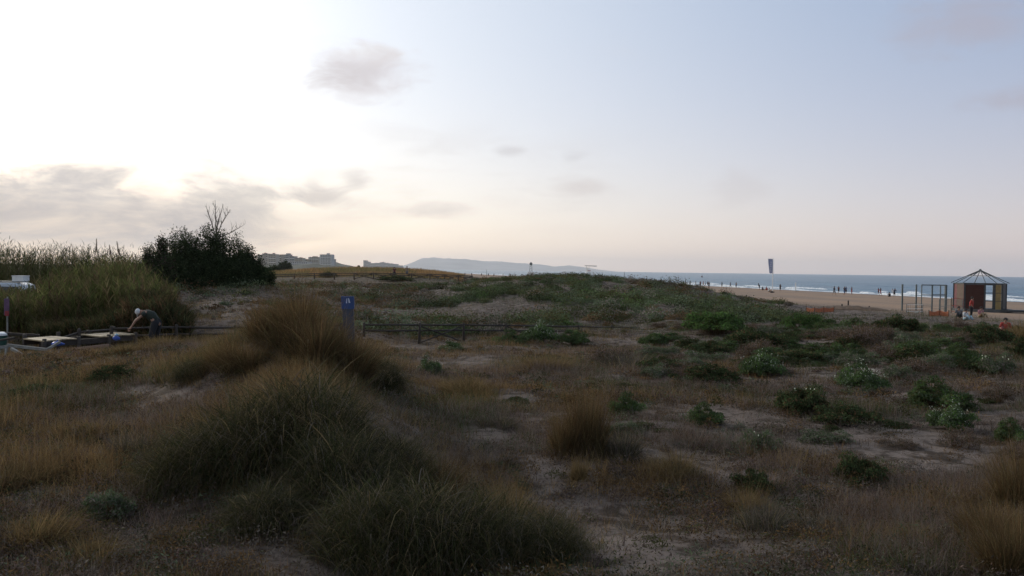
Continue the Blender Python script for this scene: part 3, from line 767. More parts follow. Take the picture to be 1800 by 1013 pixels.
def cover(n, y0, y1, Lr, width, seg, seed, tuft=9, spread=.05, thin=.16, flat=.0):
    rr = np.random.default_rng(seed)
    m = n // tuft
    Y = np.exp(rr.uniform(math.log(y0), math.log(y1), m)); X = rr.uniform(-.92, .84, m) * Y
    z = height(X, Y); px, py = proj(X, Y, z)
    nz = fbm(X, Y, 1.3, 4, 11); nb = fbm(X, Y, 4.5, 3, 2); sd_ = sandy(px, py)
    rg = np.clip((px - 1000) / 250, 0, 1)
    den = np.clip((nz + .45 * (nb - .5) - .33 - .06 * rg) * (4.2 + 4 * rg), thin * (1 - .75 * rg), 1) * (1 - .96 * sd_)
    keep = rr.random(m) < den
    keep &= (shore_d(X, Y) > 78) | (Y < 62)
    X, Y, z, px, py, nb, nz, den = (q[keep] for q in (X, Y, z, px, py, nb, nz, den)); m = len(X)
    patch = fbm(X, Y, 2.2, 3, 21); p2 = fbm(X, Y, 3.1, 3, 33)
    right = np.clip((px - 950) / 300, 0, 1); left_lo = np.clip((450 - px) / 200, 0, 1)
    warm = np.clip(.60 + (patch - .5) * 3.2 - .42 * right + .10 * left_lo + .4 * hum(px, py), 0, 1)
    green = np.clip((p2 - .50) * 5, 0, 1) * (.40 + .25 * right)
    green = np.clip(green + .55 * np.clip((Y - 36) / 12, 0, 1) * np.clip((px - 620) / 150, 0, 1), 0, 1)
    rnd = rr.random(m)
    cw = np.where((rr.random(m) < .55)[:, None], np.array(C_ORANGE), np.array(C_STRAW) * .8)
    cc = np.where((rr.random(m) < .5)[:, None], np.array(C_GREY), np.array(C_MAUVE))
    col = np.where((rnd < warm)[:, None], cw, cc)
    col = np.where((rr.random(m) < .25)[:, None], np.array(C_BROWN), col)
    col = np.where((rr.random(m) < green)[:, None], np.where((rr.random(m) < .45)[:, None], np.array(C_GREEN), np.array(C_OLIVE)), col)
    tall = (.45 + 1.1 * fbm(X, Y, 2.8, 2, 40)) * (1 + .8 * hum(px, py)) * (.55 + .45 * den)
    rep = lambda q: np.repeat(q, tuft, 0)
    N = m * tuft; a = rr.uniform(0, 6.28, N); s = spread * np.sqrt(rr.random(N)) * (1 + .02 * rep(Y))
    base = np.stack([rep(X) + np.cos(a) * s, rep(Y) + np.sin(a) * s, rep(z) - .02], 1)
    L = rr.uniform(*Lr, N) * rep(tall); c = rep(col) * rr.uniform(.5, 1.5, (N, 1))
    ta = rep(rr.uniform(0, 6.28, m)); tl = rep(np.abs(rr.normal(.0, .55, m))); own = np.abs(rr.normal(.45 + flat, .35, N))
    vx = np.cos(ta) * tl + np.cos(a) * own; vy = np.sin(ta) * tl + np.sin(a) * own
    return blades(base, np.arctan2(vy, vx), L, np.minimum(np.hypot(vx, vy), 1.45), rr.normal(.5, .7, N), width * rr.uniform(.6, 1.3, N) * (1 + rep(Y) * .05), c, seg, c * 1.25)
g1 = cover(680000, 4.6, 15, (.06, .30), .0030, 3, 1, 9, .06, thin=.42)
g1b = cover(400000, 4.6, 20, (.04, .15), .0036, 2, 5, 7, .07, thin=.75, flat=.5)
g2 = cover(720000, 14, 48, (.08, .34), .0032, 2, 2, 9, .12, thin=.5)
g3 = cover(340000, 40, 180, (.16, .46), .0036, 1, 3, 8, .25, thin=.6)
V, Fq, T = joinm([g1, g1b, g2, g3])
tag(np_mesh('dry_grass_cover', V, Fq, M_GRASS, T), 'fine dry grass and herbs covering the dunes', 'dry grass', kind='stuff')
# pieces of litter and low creeping herbs lying between the grasses
def litter(n, seed):
    rr = np.random.default_rng(seed)
    Y = np.exp(rr.uniform(math.log(4.6), math.log(30), n)); X = rr.uniform(-.68, .68, n) * Y; z = height(X, Y)
    px, py = proj(X, Y, z); k = fbm(X, Y, .9, 4, 5) > .43 + .25 * sandy(px, py); X, Y, z = X[k], Y[k], z[k]; n = len(X)
    a = rr.uniform(0, 6.28, n); c = np.array([C_BROWN, C_GREY, C_STRAW, C_DARK])[rr.integers(0, 4, n)] * rr.uniform(.5, 1.2, (n, 1))
    return blades(np.stack([X, Y, z + .005], 1), a, rr.uniform(.03, .14, n), rr.uniform(1.2, 1.6, n), rr.normal(0, .4, n), rr.uniform(.003, .008, n), c, 2)
V, Fq, T = litter(70000, 9)
tag(np_mesh('plant_litter', V, Fq, M_GRASS, T), 'dead stems and leaves lying on the sand', 'litter', kind='stuff')

# ---- low mats of tiny-leaved herbs hugging the sand
def herb_mats(m, per, y0, y1, seed, size):
    rr = np.random.default_rng(seed)
    Y = np.exp(rr.uniform(math.log(y0), math.log(y1), m)); X = rr.uniform(-.68, .68, m) * Y; z = height(X, Y); px, py = proj(X, Y, z)
    den = np.clip((fbm(X, Y, 3.4, 4, 51) - .36) * 5, .05, 1) * (1 - .9 * sandy(px, py)) * ((shore_d(X, Y) > 78) | (Y < 60))
    k = rr.random(m) < den; X, Y, z, px = X[k], Y[k], z[k], px[k]; m = len(X); N = m * per
    pal = np.array([C_GREY, C_MAUVE, C_BROWN, C_OLIVE, C_DARK, C_ORANGE, C_SAGE]) * .85
    right = np.clip((px - 800) / 300, 0, 1)
    kk = np.where(rr.random(m) < .5 + .3 * right, rr.choice(7, m, p=[.26, .24, .2, .1, .06, .04, .1]), rr.choice(7, m, p=[.08, .1, .28, .2, .06, .24, .04]))
    Rc = rr.uniform(.10, .42, m); Hc = rr.uniform(.05, .20, m); tone = rr.uniform(.6, 1.3, m)
    rep = lambda q: np.repeat(q, per, 0)
    a = rr.uniform(0, 6.28, N); f = np.sqrt(rr.random(N)) * rr.uniform(.7, 1.15, N); el = rr.uniform(.7, 1.3, N)
    bx = rep(X) + np.cos(a) * f * rep(Rc) * el; by = rep(Y) + np.sin(a) * f * rep(Rc); hh = rep(Hc) * np.clip(1 - f * f, .05, 1) * rr.random(N)
    pos = np.stack([bx, by, rep(z) + hh + .005], 1)
    nr = rng.normal(size=(N, 3)); nr[:, 2] += .6; nr /= np.linalg.norm(nr, axis=1)[:, None]
    return leaves(pos, nr, size * rr.uniform(.6, 1.5, N) * (1 + rep(Y) * .035), pal[rep(kk)] * (rep(tone) * rr.uniform(.6, 1.4, N))[:, None], 3.2)
V, Fq, T = joinm([herb_mats(5200, 130, 4.6, 16, 61, .007), herb_mats(7000, 60, 15, 50, 62, .011)])
tag(np_mesh('herb_mats', V, Fq, M_LEAF, T), 'low mats of small leaved grey and brown herbs on the sand', 'herbs', kind='stuff')

# ---- scrub mass on the dune beyond the near fence
def scrub(n, seed):
    rr = np.random.default_rng(seed)
    Y = np.exp(rr.uniform(math.log(38), math.log(112), n)); X = rr.uniform(-.42, .36, n) * Y; z = height(X, Y)
    px, py = proj(X, Y, z)
    d = np.clip((px - 500) / 260, .25, 1) * (1 - .85 * sandy(px, py)) * ((px < 1390) | (Y < 60))
    d = d * ((Y > 37 + np.clip(px - 640, 0, 520) * .024) | (px < 600)) * (fbm(X, Y, 6, 4, 15) > .37) * np.clip((fbm(X, Y, 2.4, 3, 8) - .30) * 4, 0, 1) * ((shore_d(X, Y) > 74) | (Y < 60)) * (Y < 95 + 40 * (px < 800))
    k = rr.random(n) < d; X, Y, z, px = X[k], Y[k], z[k], px[k]; m = len(X)
    per = 150; N = m * per
    Rc = rr.uniform(.3, .95, m) * (1 + .7 * (rr.random(m) < .25)) * np.clip(.55 + (90 - Y) / 60, .55, 1) ; Hc = Rc * rr.uniform(.40, .85, m)
    pal = np.array([(.056, .070, .034), C_OLIVE, C_SAGE, C_DARK, C_GREY, C_BROWN, (.062, .098, .032)])
    pt = fbm(X, Y * .6, 5, 3, 77); east = np.clip((px - 640) / 120, 0, 1)
    kg = rr.choice(7, m, p=[.36, .22, .2, .08, .05, .03, .06]); kb = rr.choice(7, m, p=[.06, .16, .2, .04, .30, .24, 0])
    kk = np.where((pt > .50) & (rr.random(m) < .25 + .75 * east), kg, kb); tone = rr.uniform(.6, 1.5, m) * (.6 + .8 * fbm(X, Y, 3.2, 3, 91))
    d3 = rng.normal(size=(N, 3)); d3 /= np.linalg.norm(d3, axis=1)[:, None]; d3[:, 2] = np.abs(d3[:, 2])
    rep = lambda q: np.repeat(q, per, 0)
    f = rr.random(N) ** .35 * (.75 + .5 * fbm(rep(X) * 3 + d3[:, 0] * 1.5, rep(Y) * 3 + d3[:, 1] * 1.5 + d3[:, 2], .8, 2, 13))
    pos = np.stack([rep(X) + d3[:, 0] * f * rep(Rc), rep(Y) + d3[:, 1] * f * rep(Rc), rep(z) + d3[:, 2] * f * rep(Hc)], 1)
    pos[:, :2] += rr.normal(0, .05, (N, 2))
    nr = d3 + rr.normal(0, .5, (N, 3)); nr /= np.linalg.norm(nr, axis=1)[:, None]
    col = pal[rep(kk)] * rep(tone)[:, None] * rr.uniform(.65, 1.35, (N, 1))
    return leaves(pos, nr, rr.uniform(.035, .085, N), col, 2.2)
V, Fq, T = scrub(7600, 4)
tag(np_mesh('dune_scrub', V, Fq, M_LEAF, T), 'mass of low green scrub covering the dune beyond the near fence', 'scrub', kind='stuff')

# ---- tall golden grass on the far dune behind the far fence
def far_grass():
    rr = np.random.default_rng(12); n = 26000
    Y = rr.uniform(134, 186, n); X = (rr.uniform(440, 815, n) - 900) / F_PX * Y; z = height(X, Y)
    k = (z > 3.4) | (rr.random(n) < .3); X, Y, z = X[k], Y[k], z[k]; n = len(X)
    q = fbm(X, Y, 9, 3, 6)
    c = np.where((q > .52)[:, None], np.array((.24, .15, .07)), np.array((.16, .13, .06))) * rr.uniform(.6, 1.3, (n, 1))
    return blades(np.stack([X, Y, z - .05], 1), rr.uniform(0, 6.28, n), rr.uniform(.3, .75, n), np.abs(rr.normal(.2, .25, n)), rr.normal(.3, .3, n), rr.uniform(.04, .10, n), c, 2)
V, Fq, T = far_grass()
tag(np_mesh('golden_grass', V, Fq, M_GRASS, T), 'yellow grass on the far dune behind the long fence', 'grass', kind='stuff')

# ------------------------------------------------------------------ reed beds on the left
def reeds(n, px0, px1, Y0, Y1, H, cols, seed, lean_top, leafn=9):
    rr = np.random.default_rng(seed)
    Y = rr.uniform(Y0, Y1, n); px = rr.uniform(px0, px1, n); X = (px - 900) / F_PX * Y; z = height(X, Y)
    h = H * rr.uniform(.72, 1.05, n) * lean_top(px, Y) * (.72 + .56 * fbm(X, Y, 2.6, 4, 60))
    az = rr.uniform(0, 6.28, n); ln = np.abs(rr.normal(.05, .06, n)); cu = np.abs(rr.normal(.1, .12, n))
    pal = np.array(cols); kk = rr.integers(0, len(cols), n); c = pal[kk] * rr.uniform(.6, 1.35, (n, 1)) * (.45 + 1.1 * fbm(X, Y, 2.0, 3, 70))[:, None]
    parts = [blades(np.stack([X, Y, z - .1], 1), az, h, ln, cu, np.full(n, .022), c * np.array([1.15, 1.0, .9]), 3)]
    rep = lambda q: np.repeat(q, leafn, 0); N = n * leafn
    f = rr.uniform(.22, 1.0, N); Ld = rep(h) * f; a0 = rep(az)
    ang = rep(ln) + rep(cu) * f * .5
    base = np.stack([rep(X) + np.cos(a0) * np.sin(ang) * Ld, rep(Y) + np.sin(a0) * np.sin(ang) * Ld, rep(z) + np.cos(ang) * Ld], 1)
    parts.append(blades(base, rr.uniform(0, 6.28, N), rr.uniform(.28, .65, N), rr.uniform(.25, .8, N), rr.uniform(.4, 1.5, N), rr.uniform(.022, .045, N), rep(c) * rr.uniform(.7, 1.35, (N, 1)), 3))
    return joinm(parts)
RC_NEAR = [(.070, .078, .026), (.088, .090, .032), (.11, .090, .045), (.050, .064, .022), (.08, .056, .034)]
RC_FAR = [(.030, .038, .014), (.038, .043, .017), (.024, .032, .012), (.042, .038, .019)]
def top_near(px, Y):                # lower toward the left edge, where the vehicles show
    return np.interp(px + 14 * np.sin(Y * 2.1), [-260, 0, 60, 100, 200, 250, 305], [.50, .44, .50, .74, .80, .68, .34])
def top_far(px, Y):
    return np.interp(px, [-300, 0, 120, 200, 260, 330], [.84, .80, .76, .68, .60, .5])
V, Fq, T = reeds(4700, -240, 305, 32.5, 44, 3.35, RC_NEAR, 31, top_near, 11)
tag(np_mesh('reed_bed', V, Fq, M_GRASS, T), 'dense olive green reeds behind the bending man', 'reeds', kind='stuff')
V, Fq, T = reeds(5200, -330, 330, 60, 80, 5.3, RC_FAR, 32, top_far, 9)
tag(np_mesh('far_reed_bed', V, Fq, M_GRASS, T), 'tall dark reed bank along the left skyline', 'reeds', kind='stuff')
# bank of low dark herbs between reeds and fence
V, Fq, T = reeds(2300, 60, 335, 29.8, 34, .95, [C_DARK, C_OLIVE, C_BROWN], 33, lambda p, y: np.interp(p, [60, 170, 230, 290, 340], [.6, .9, 1.9, 1.7, .6]), 10)
tag(np_mesh('dark_herb_bank', V, Fq, M_GRASS, T), 'dark tangled herbs at the foot of the reeds', 'herbs', kind='stuff')
def plume(px, pyt, lean, label):
    Y = 62; t = at(px, pyt, Y); b = Vector((t.x - lean * 5, Y, hz(t.x, Y) - .1))
    e = empty('plumed_reed', b, label, 'reed', 'plumed reed stems on the left skyline')
    d = t - b
    MB().tube([(0, 0, 0), d * .5 + Vector((lean * .5, 0, 0)), d * .8], [.015, .012, .008], 5).build('stem', M_BARK, e)
    n = 260; f = rng.random(n); base = np.array([list(d * (.78 + .2 * k)) for k in f])
    V, Fq, T = blades(base, rng.uniform(0, 6.28, n), rng.uniform(.08, .3, n) * (1.2 - f * .8), rng.uniform(.1, .6, n), rng.normal(0, .3, n), np.full(n, .02), jit((.05, .035, .03), n), 2)
    np_mesh('plume', V, Fq, M_GRASS, T, e)
plume(170, 418, .04, 'leftmost dark plumed reed stem, upright on the skyline')
plume(192, 430, -.12, 'middle and lowest dark plumed reed stem on the skyline')
plume(205, 423, -.14, 'rightmost dark plumed reed stem, leaning left on the skyline')

# ------------------------------------------------------------------ trees
def branch(mb, p, d, L, r, depth, tips, spread=.55, kids=3, up=.15):
    p = Vector(p); d = Vector(d).normalized(); pts = [p]; rad = [r]
    for k in range(4):
        d = (d + Vector((random.uniform(-.2, .2), random.uniform(-.2, .2), random.uniform(-.08, .2) + up * .3))).normalized()
        p = p + d * L / 4; pts.append(p); rad.append(r * (1 - .14 * (k + 1)))
    mb.tube(pts, rad, 5 if depth else 4)
    if depth == 0: tips.append(p); return
    for k in range(kids):
        q = pts[random.choice((2, 3, 4))]
        nd = (d + Vector((random.uniform(-1, 1), random.uniform(-1, 1), random.uniform(-.3, .8))) * spread * 1.6).normalized()
        branch(mb, q, nd, L * random.uniform(.55, .8), r * .55, depth - 1, tips, spread, kids, up)
def lobed_tree(name, base, lobes, cols, nleaf, size, label, group=None, trunks=5):
    """lobes: (x, y, z, rx, rz) relative to the base"""
    e = empty(name, base, label, 'tree', group)
    mb = MB()
    for k in range(trunks):
        x, y, z, rx, rz = lobes[k % len(lobes)]
        mid = Vector((x * .35 + random.uniform(-.3, .3), y * .3, z * .45))
        mb.tube([(random.uniform(-.3, .3), random.uniform(-.2, .2), -.2), mid, (x, y, z)], [.13, .09, .03], 7)
    mb.build('trunk', M_BARK, e)
    vol = np.array([l[3] ** 2 * l[4] for l in lobes]); parts = []
    # sprays: each lobe is many little sprays, each spray a few dozen leaves
    ns = nleaf // 26; k = rng.choice(len(lobes), ns, p=vol / vol.sum()); L = np.array(lobes)
    d = rdir(ns); f = rng.random(ns) ** .42 * (1 + .07 * rng.normal(size=ns))
    c = L[k, :3] + d * f[:, None] * np.stack([L[k, 3], L[k, 3] * .9, L[k, 4]], 1)
    c[:, 2] = np.maximum(c[:, 2], .1)
    N = ns * 26; kk = np.repeat(np.arange(ns), 26)
    pos = c[kk] + rng.normal(0, 1, (N, 3)) * np.array([.11, .11, .16]) * rng.uniform(.6, 1.5, (ns, 1))[kk]
    nr = rdir(N); tone = rng.uniform(.6, 1.5, ns)[kk]
    V, Fq, T = leaves(pos, nr, size * rng.uniform(.6, 1.4, N), palette(cols, N, .25) * tone[:, None], 2.4)
    np_mesh('crown', V, Fq, M_LEAF, T, e)
    return e
def lobes_from(pxs, Y, base):
    out = []
    for px, pt, pb, wp in pxs:       # column of lobes from the outline top down to pb
        r = wp / F_PX * Y / 2; top = at(px, pt, Y); bot = at(px, pb, Y); hh = top.z - bot.z
        rz = max(r * .8, hh / 2)
        out.append((top.x - base.x, random.uniform(-.8, .8), top.z - rz - base.z, r, rz))
    return out
TC = [(.024, .034, .016), (.036, .048, .021), (.016, .024, .012)]
YT = 58
b = Vector((xy(375, YT)[0], YT, hz(xy(375, YT)[0], YT)))
lobed_tree('tamarisk_tree', b, lobes_from([(300, 408, 515, 44), (325, 402, 515, 46), (345, 410, 515, 44), (368, 391, 515, 42), (385, 405, 515, 44), (402, 425, 515, 46), (345, 440, 520, 120), (412, 404, 480, 22), (395, 450, 520, 100)], YT, b),
           TC, 120000, .052, 'large dense dark tamarisk beside the reeds, under the bare branches', trunks=7)
Y2 = 54; b = Vector((xy(272, Y2)[0], Y2, hz(xy(272, Y2)[0], Y2)))
lobed_tree('tamarisk_tree', b, lobes_from([(262, 432, 520, 26), (276, 415, 480, 20), (285, 450, 520, 40), (265, 470, 520, 40)], Y2, b), TC + [(.05, .035, .03)], 30000, .052, 'small tamarisk at the left shoulder of the large dark one')
Y3 = 60; b = Vector((xy(445, Y3)[0], Y3, hz(xy(445, Y3)[0], Y3)))
lobed_tree('tamarisk_tree', b, lobes_from([(425, 436, 512, 34), (441, 431, 500, 22), (455, 455, 510, 36), (468, 468, 510, 22), (430, 455, 512, 60)], Y3, b), TC, 42000, .052, 'low dark tamarisk at the right shoulder of the large dark one')
Y4 = 63; b = Vector((xy(388, Y4)[0], Y4, hz(xy(388, Y4)[0], Y4)))
def dead_tree():
    random.seed(77)
    e = empty('dead_tree', b, 'bare leafless branches rising above the dark tamarisk', 'tree')
    mb = MB(); top = at(380, 420, Y4) - b
    mb.tube([(0, 0, -.2), top * .5 + Vector((.1, 0, 0)), top], [.16, .13, .09], 8)
    mb.build('trunk', M_BARK, e)
    mp = mat('bleached_wood', (.17, .14, .12), .9, .3, 8, .2)
    for px, py in ((362, 362), (378, 352), (392, 362), (405, 368), (425, 398)):
        lm = MB(); t = at(px, py, Y4) - b; tips = []
        mid = top.lerp(t, .5) + Vector((random.uniform(-.12, .12), random.uniform(-.2, .2), -.05))
        lm.tube([top, mid, t], [.05, .035, .012], 5)
        for k in range(9):
            f = random.uniform(.25, .95); p = top.lerp(mid, f * 2) if f < .5 else mid.lerp(t, f * 2 - 1)
            dd = (t - top).normalized() + Vector((random.uniform(-.9, .9), random.uniform(-.9, .9), random.uniform(-.1, .6)))
            branch(lm, p, dd, random.uniform(.28, .55), .016, 1, tips, .6, 2)
        lm.build('limb', mp, e)
dead_tree()
# little trees by the far town
def far_tree(px, pt, pb, wp, Y, label):
    bb = Vector((xy(px, Y)[0], Y, hz(xy(px, Y)[0], Y))); s = Y / F_PX
    lob = lobes_from([(px - wp * .25, pt + 3, pb, wp * .55), (px + wp * .05, pt, pb, wp * .5), (px + wp * .3, pt + 4, pb, wp * .45)], Y, bb)
    e = empty('bushy_tree', bb, label, 'tree')
    MB().tube([(0, 0, -.3), (lob[1][0], 0, lob[1][2])], [.3, .1], 6).build('trunk', M_BARK, e)
    n = 2600; L = np.array(lob); k = rng.integers(0, len(lob), n); d = rdir(n); f = rng.random(n) ** .4
    c = L[k, :3] + d * f[:, None] * np.stack([L[k, 3], L[k, 3], L[k, 4]], 1) * (1 + .15 * rng.normal(size=(n, 1)))
    V, Fq, T = leaves(c, rdir(n), s * 1.3 * rng.uniform(.5, 1.5, n), palette([(.03, .04, .02), (.04, .05, .025), (.022, .03, .016)], n), 1.6)
    np_mesh('crown', V, Fq, M_LEAF, T, e)
far_tree(500, 458, 476, 24, 330, 'round dark tree in front of the far apartment blocks')
far_tree(482, 466, 480, 22, 250, 'low dark tree between the tamarisk and the far apartment blocks')
far_tree(466, 470, 484, 18, 200, 'small dark tree beside the tamarisk, nearest of the far trees')
far_tree(630, 467, 473, 10, 900, 'tiny dark tree on the skyline between the two far towns')

# ------------------------------------------------------------------ fences of round posts and rails
def fence(name, path, spacing, hgt, rad, label, group=None, braces=(), rails=(1.0, .72), mt=None, every=1):
    """path: (px, py of the top rail, distance)"""
    mt = mt or M_WOOD
    pts = [at(*p) for p in path]
    # resample
    cum = [0]
    for a, c in zip(pts, pts[1:]): cum.append(cum[-1] + (c - a).length)
    n = max(2, int(round(cum[-1] / spacing)) + 1); tops = []
    for k in range(n):
        s = cum[-1] * k / (n - 1); i = max(j for j in range(len(cum)) if cum[j] <= s + 1e-6); i = min(i, len(pts) - 2)
        tops.append(pts[i].lerp(pts[i + 1], (s - cum[i]) / (cum[i + 1] - cum[i])))
    o = tops[0].copy(); o.z -= hgt
    e = empty(name, o, label, 'fence', group)
    for k, t in enumerate(tops):
        tp = t - o + Vector((0, 0, random.uniform(.0, .05))); g = hz(t.x, t.y) - .3 - o.z
        ln = Vector((random.uniform(-.02, .02), random.uniform(-.02, .02), 0))
        MB().tube([(tp.x + ln.x, tp.y, min(g, tp.z - .4)), (tp.x, tp.y, tp.z + .02), (tp.x, tp.y, tp.z + .05)], [rad * 1.15, rad * 1.1, rad * .7], 8).build('post', mt, e, True)
    for f in rails:
        for k in range(len(tops) - 1):
            a = tops[k] - o - Vector((0, -rad, hgt * (1 - f) + .03)); c = tops[k + 1] - o - Vector((0, -rad, hgt * (1 - f) + .03))
            sag = Vector((0, 0, random.uniform(-.015, .01)))
            MB().tube([a, (a + c) / 2 + sag, c], rad * .75, 6).build('rail', mt, e, True)
    for k in braces:
        if k < len(tops) - 1:
            a, c = tops[k] - o, tops[k + 1] - o; dn = Vector((0, 0, hgt - .05)); dn2 = Vector((0, 0, .06))
            MB().tube([a - dn2, c - dn], rad * .6, 6).build('brace', mt, e, True)
            MB().tube([a - dn, c - dn2], rad * .6, 6).build('brace', mt, e, True)
    return e, tops
fence('wooden_fence', [(640, 570, 35), (720, 570.5, 36), (824, 570, 38.5), (930, 572, 41), (1031, 573.5, 44), (1130, 576, 47)], 2.5, .85, .052,
      'low dark post and rail fence crossing the dune hollow right of the blue sign', braces=(1, 3))
fence('wooden_fence', [(196, 577, 27.5), (280, 574, 29), (400, 574.5, 31), (470, 575.5, 33), (600, 571, 34.5)], 2.5, .85, .052,
      'dark post and rail fence from the bending man to the blue sign')
fence('wooden_fence', [(482, 483, 128), (560, 480.5, 129), (660, 480, 131), (760, 482, 134), (830, 485, 140)], 3.0, .95, .09,
      'long pale brown fence with crossed braces before the golden far dune', braces=tuple(range(4, 40, 1)), mt=mat('brown_fence_wood', (.085, .06, .042), .8, .3, 5, .2))

# ------------------------------------------------------------------ the half built boardwalk on the left
def L_(px, py, Y=26.0): return at(px, py, Y)
def timber(name, a, c, w, h, m, label, cat='timber', group=None):
    a, c = Vector(a), Vector(c); mid = (a + c) / 2
    mb = MB().bar(a - mid, c - mid, w, h); o = mb.build(name, m); o.location = mid
    bv = o.modifiers.new('edge', 'BEVEL'); bv.width = min(w, h) * .12; bv.segments = 1
    return tag(o, label, cat, group)
def boardwalk():
    bx = L_(73, 599, 25.2); ex = L_(240, 587, 27.6)
    e = empty('boardwalk', (bx.x, bx.y, bx.z - .25), 'unfinished raised boardwalk with pale new planks beside the bending man', 'boardwalk')
    O = e.location; d = (ex - bx); L = d.length; u = d.normalized(); s = Vector((-u.y, u.x, 0)).normalized()
    W = 1.15
    for side in (0, W):
        MB().bar(bx + s * side - O - Vector((0, 0, .12)), ex + s * side - O - Vector((0, 0, .12)), .07, .16).build('beam', M_WOOD, e)
    n = int(L / .145); k = 0
    gap = {7, 8, 9, 10, 11} 
    for i in range(n):
        if i in gap: continue
        p = bx + u * (i * .145 + .07) - O; j = random.uniform(-.04, .04)
        a = p + s * (-.06 + j); c = p + s * (W + .06 + j)
        up = u * .065
        th = .035; zt = random.uniform(0, .012)
        vs = [a - up + Vector((0, 0, zt)), a + up + Vector((0, 0, zt)), c + up + Vector((0, 0, zt)), c - up + Vector((0, 0, zt))]
        vs += [v - Vector((0, 0, th)) for v in vs]
        MB().add(vs, [(0, 1, 2, 3), (7, 6, 5, 4), (0, 4, 5, 1), (1, 5, 6, 2), (2, 6, 7, 3), (3, 7, 4, 0)]).build('plank', M_WOODL, e)
    for f in (0.02, .36, .68, .98):
        for side in (-.05, W + .05):
            p = bx + u * L * f + s * side - O; g = hz(p.x + O.x, p.y + O.y) - .2 - O.z
            MB().tube([(p.x, p.y, g), (p.x, p.y, p.z + (.12 if side > 0 else .05))], .06, 8).build('post', M_WOOD, e, True)
boardwalk()
fence('boardwalk_railing', [(72, 604, 26.0), (130, 583.5, 27.0), (200, 578, 28.4)], 1.7, .8, .05, 'dark handrail sloping down along the far side of the boardwalk', rails=(1.0,))
GRP = 'loose timbers at the left edge'
timber('timber', L_(12, 607, 24.5), L_(82, 615, 24.8), .07, .09, M_PALE, 'long pale grey beam lying nearly level at the left edge', 'beam')
timber('timber', L_(80, 616, 24.9), L_(106, 601, 25.2), .06, .07, M_PALE, 'short pale beam slanting up to the right by the blue tarp', 'beam')
timber('timber', L_(20, 613, 24.3), L_(52, 631, 23.9), .08, .08, M_PALE, 'pale beam slanting down to the right below the level one', 'beam')
timber('timber', L_(-10, 600, 24.6), L_(26, 594, 24.9), .06, .06, M_WOOD, 'dark round rail at the left edge above the pale beams', 'beam')
timber('timber', L_(97, 618, 25.0), L_(192, 607, 25.6), .05, .08, mat('pink_board', (.24, .15, .11), .8, .2, 5, .1), 'reddish board edge lying before the boardwalk', 'board')
timber('timber', L_(-5, 586, 27), L_(70, 590, 27.2), .06, .08, M_WOOD, 'dark upper rail at the far left behind the beams', 'beam')
def trestle():
    g = L_(6, 625, 24.2); e = empty('trestle', (g.x, g.y, hz(g.x, g.y)), 'pale trestle with splayed legs at the left edge', 'trestle'); O = e.location
    t1, t2 = L_(-8, 611, 24.2) - O, L_(14, 610, 24.5) - O
    MB().bar(t1, t2, .06, .08).build('top_rail', M_PALE, e)
    for a, px, Y in ((t1.lerp(t2, .2), -6, 24.0), (t1.lerp(t2, .25), 4, 24.4), (t1.lerp(t2, .85), 7, 24.0), (t1.lerp(t2, .9), 14, 24.6)):
        f = L_(px, 642, Y) - O; f.z = min(f.z, 0.0); MB().bar(a, f, .045, .045).build('leg', M_PALE, e)
trestle()
def bag(px, py, Y, w, h, m, name, label, cat):
    p = at(px, py, Y); mb = MB(); n = 14; k = 9; vs = []; fs = []
    for i in range(k + 1):
        f = i / k; r = math.sin(math.pi * min(f * 1.25, 1) ** .8) * .5 * (1 if f < .7 else .6) + .05
        for j in range(n):
            a = 2 * math.pi * j / n; rr = r * w * (1 + .22 * math.sin(3 * a + f * 5) + random.uniform(-.07, .07))
            vs.append((rr * math.cos(a), rr * .6 * math.sin(a), f * h))
    for i in range(k):
        for j in range(n): fs.append((i * n + j, i * n + (j + 1) % n, (i + 1) * n + (j + 1) % n, (i + 1) * n + j))
    fs.append(tuple(range(n - 1, -1, -1))); fs.append(tuple(k * n + j for j in range(n)))
    o = mb.add(vs, fs).build(name, m, None, True); o.location = p; tag(o, label, cat); return o
M_BLUE = mat('blue_plastic', (.03, .09, .42), .4, .3, 8, .3); M_CYAN = mat('pale_blue_plastic', (.25, .42, .55), .4, .2, 8, .2)
bag(204, 599, 25.6, .20, .20, M_BLUE, 'plastic_bag', 'bright blue plastic bag hanging at the edge of the boardwalk', 'bag')
o = bag(205, 590.5, 25.5, .13, .08, M_CYAN, 'plastic_bottle', 'pale blue plastic lump on top of the blue bag', 'bottle')
bag(101, 609, 25.3, .34, .20, M_BLUE, 'blue_tarp', 'crumpled dark blue tarp under the boardwalk planks', 'tarp')

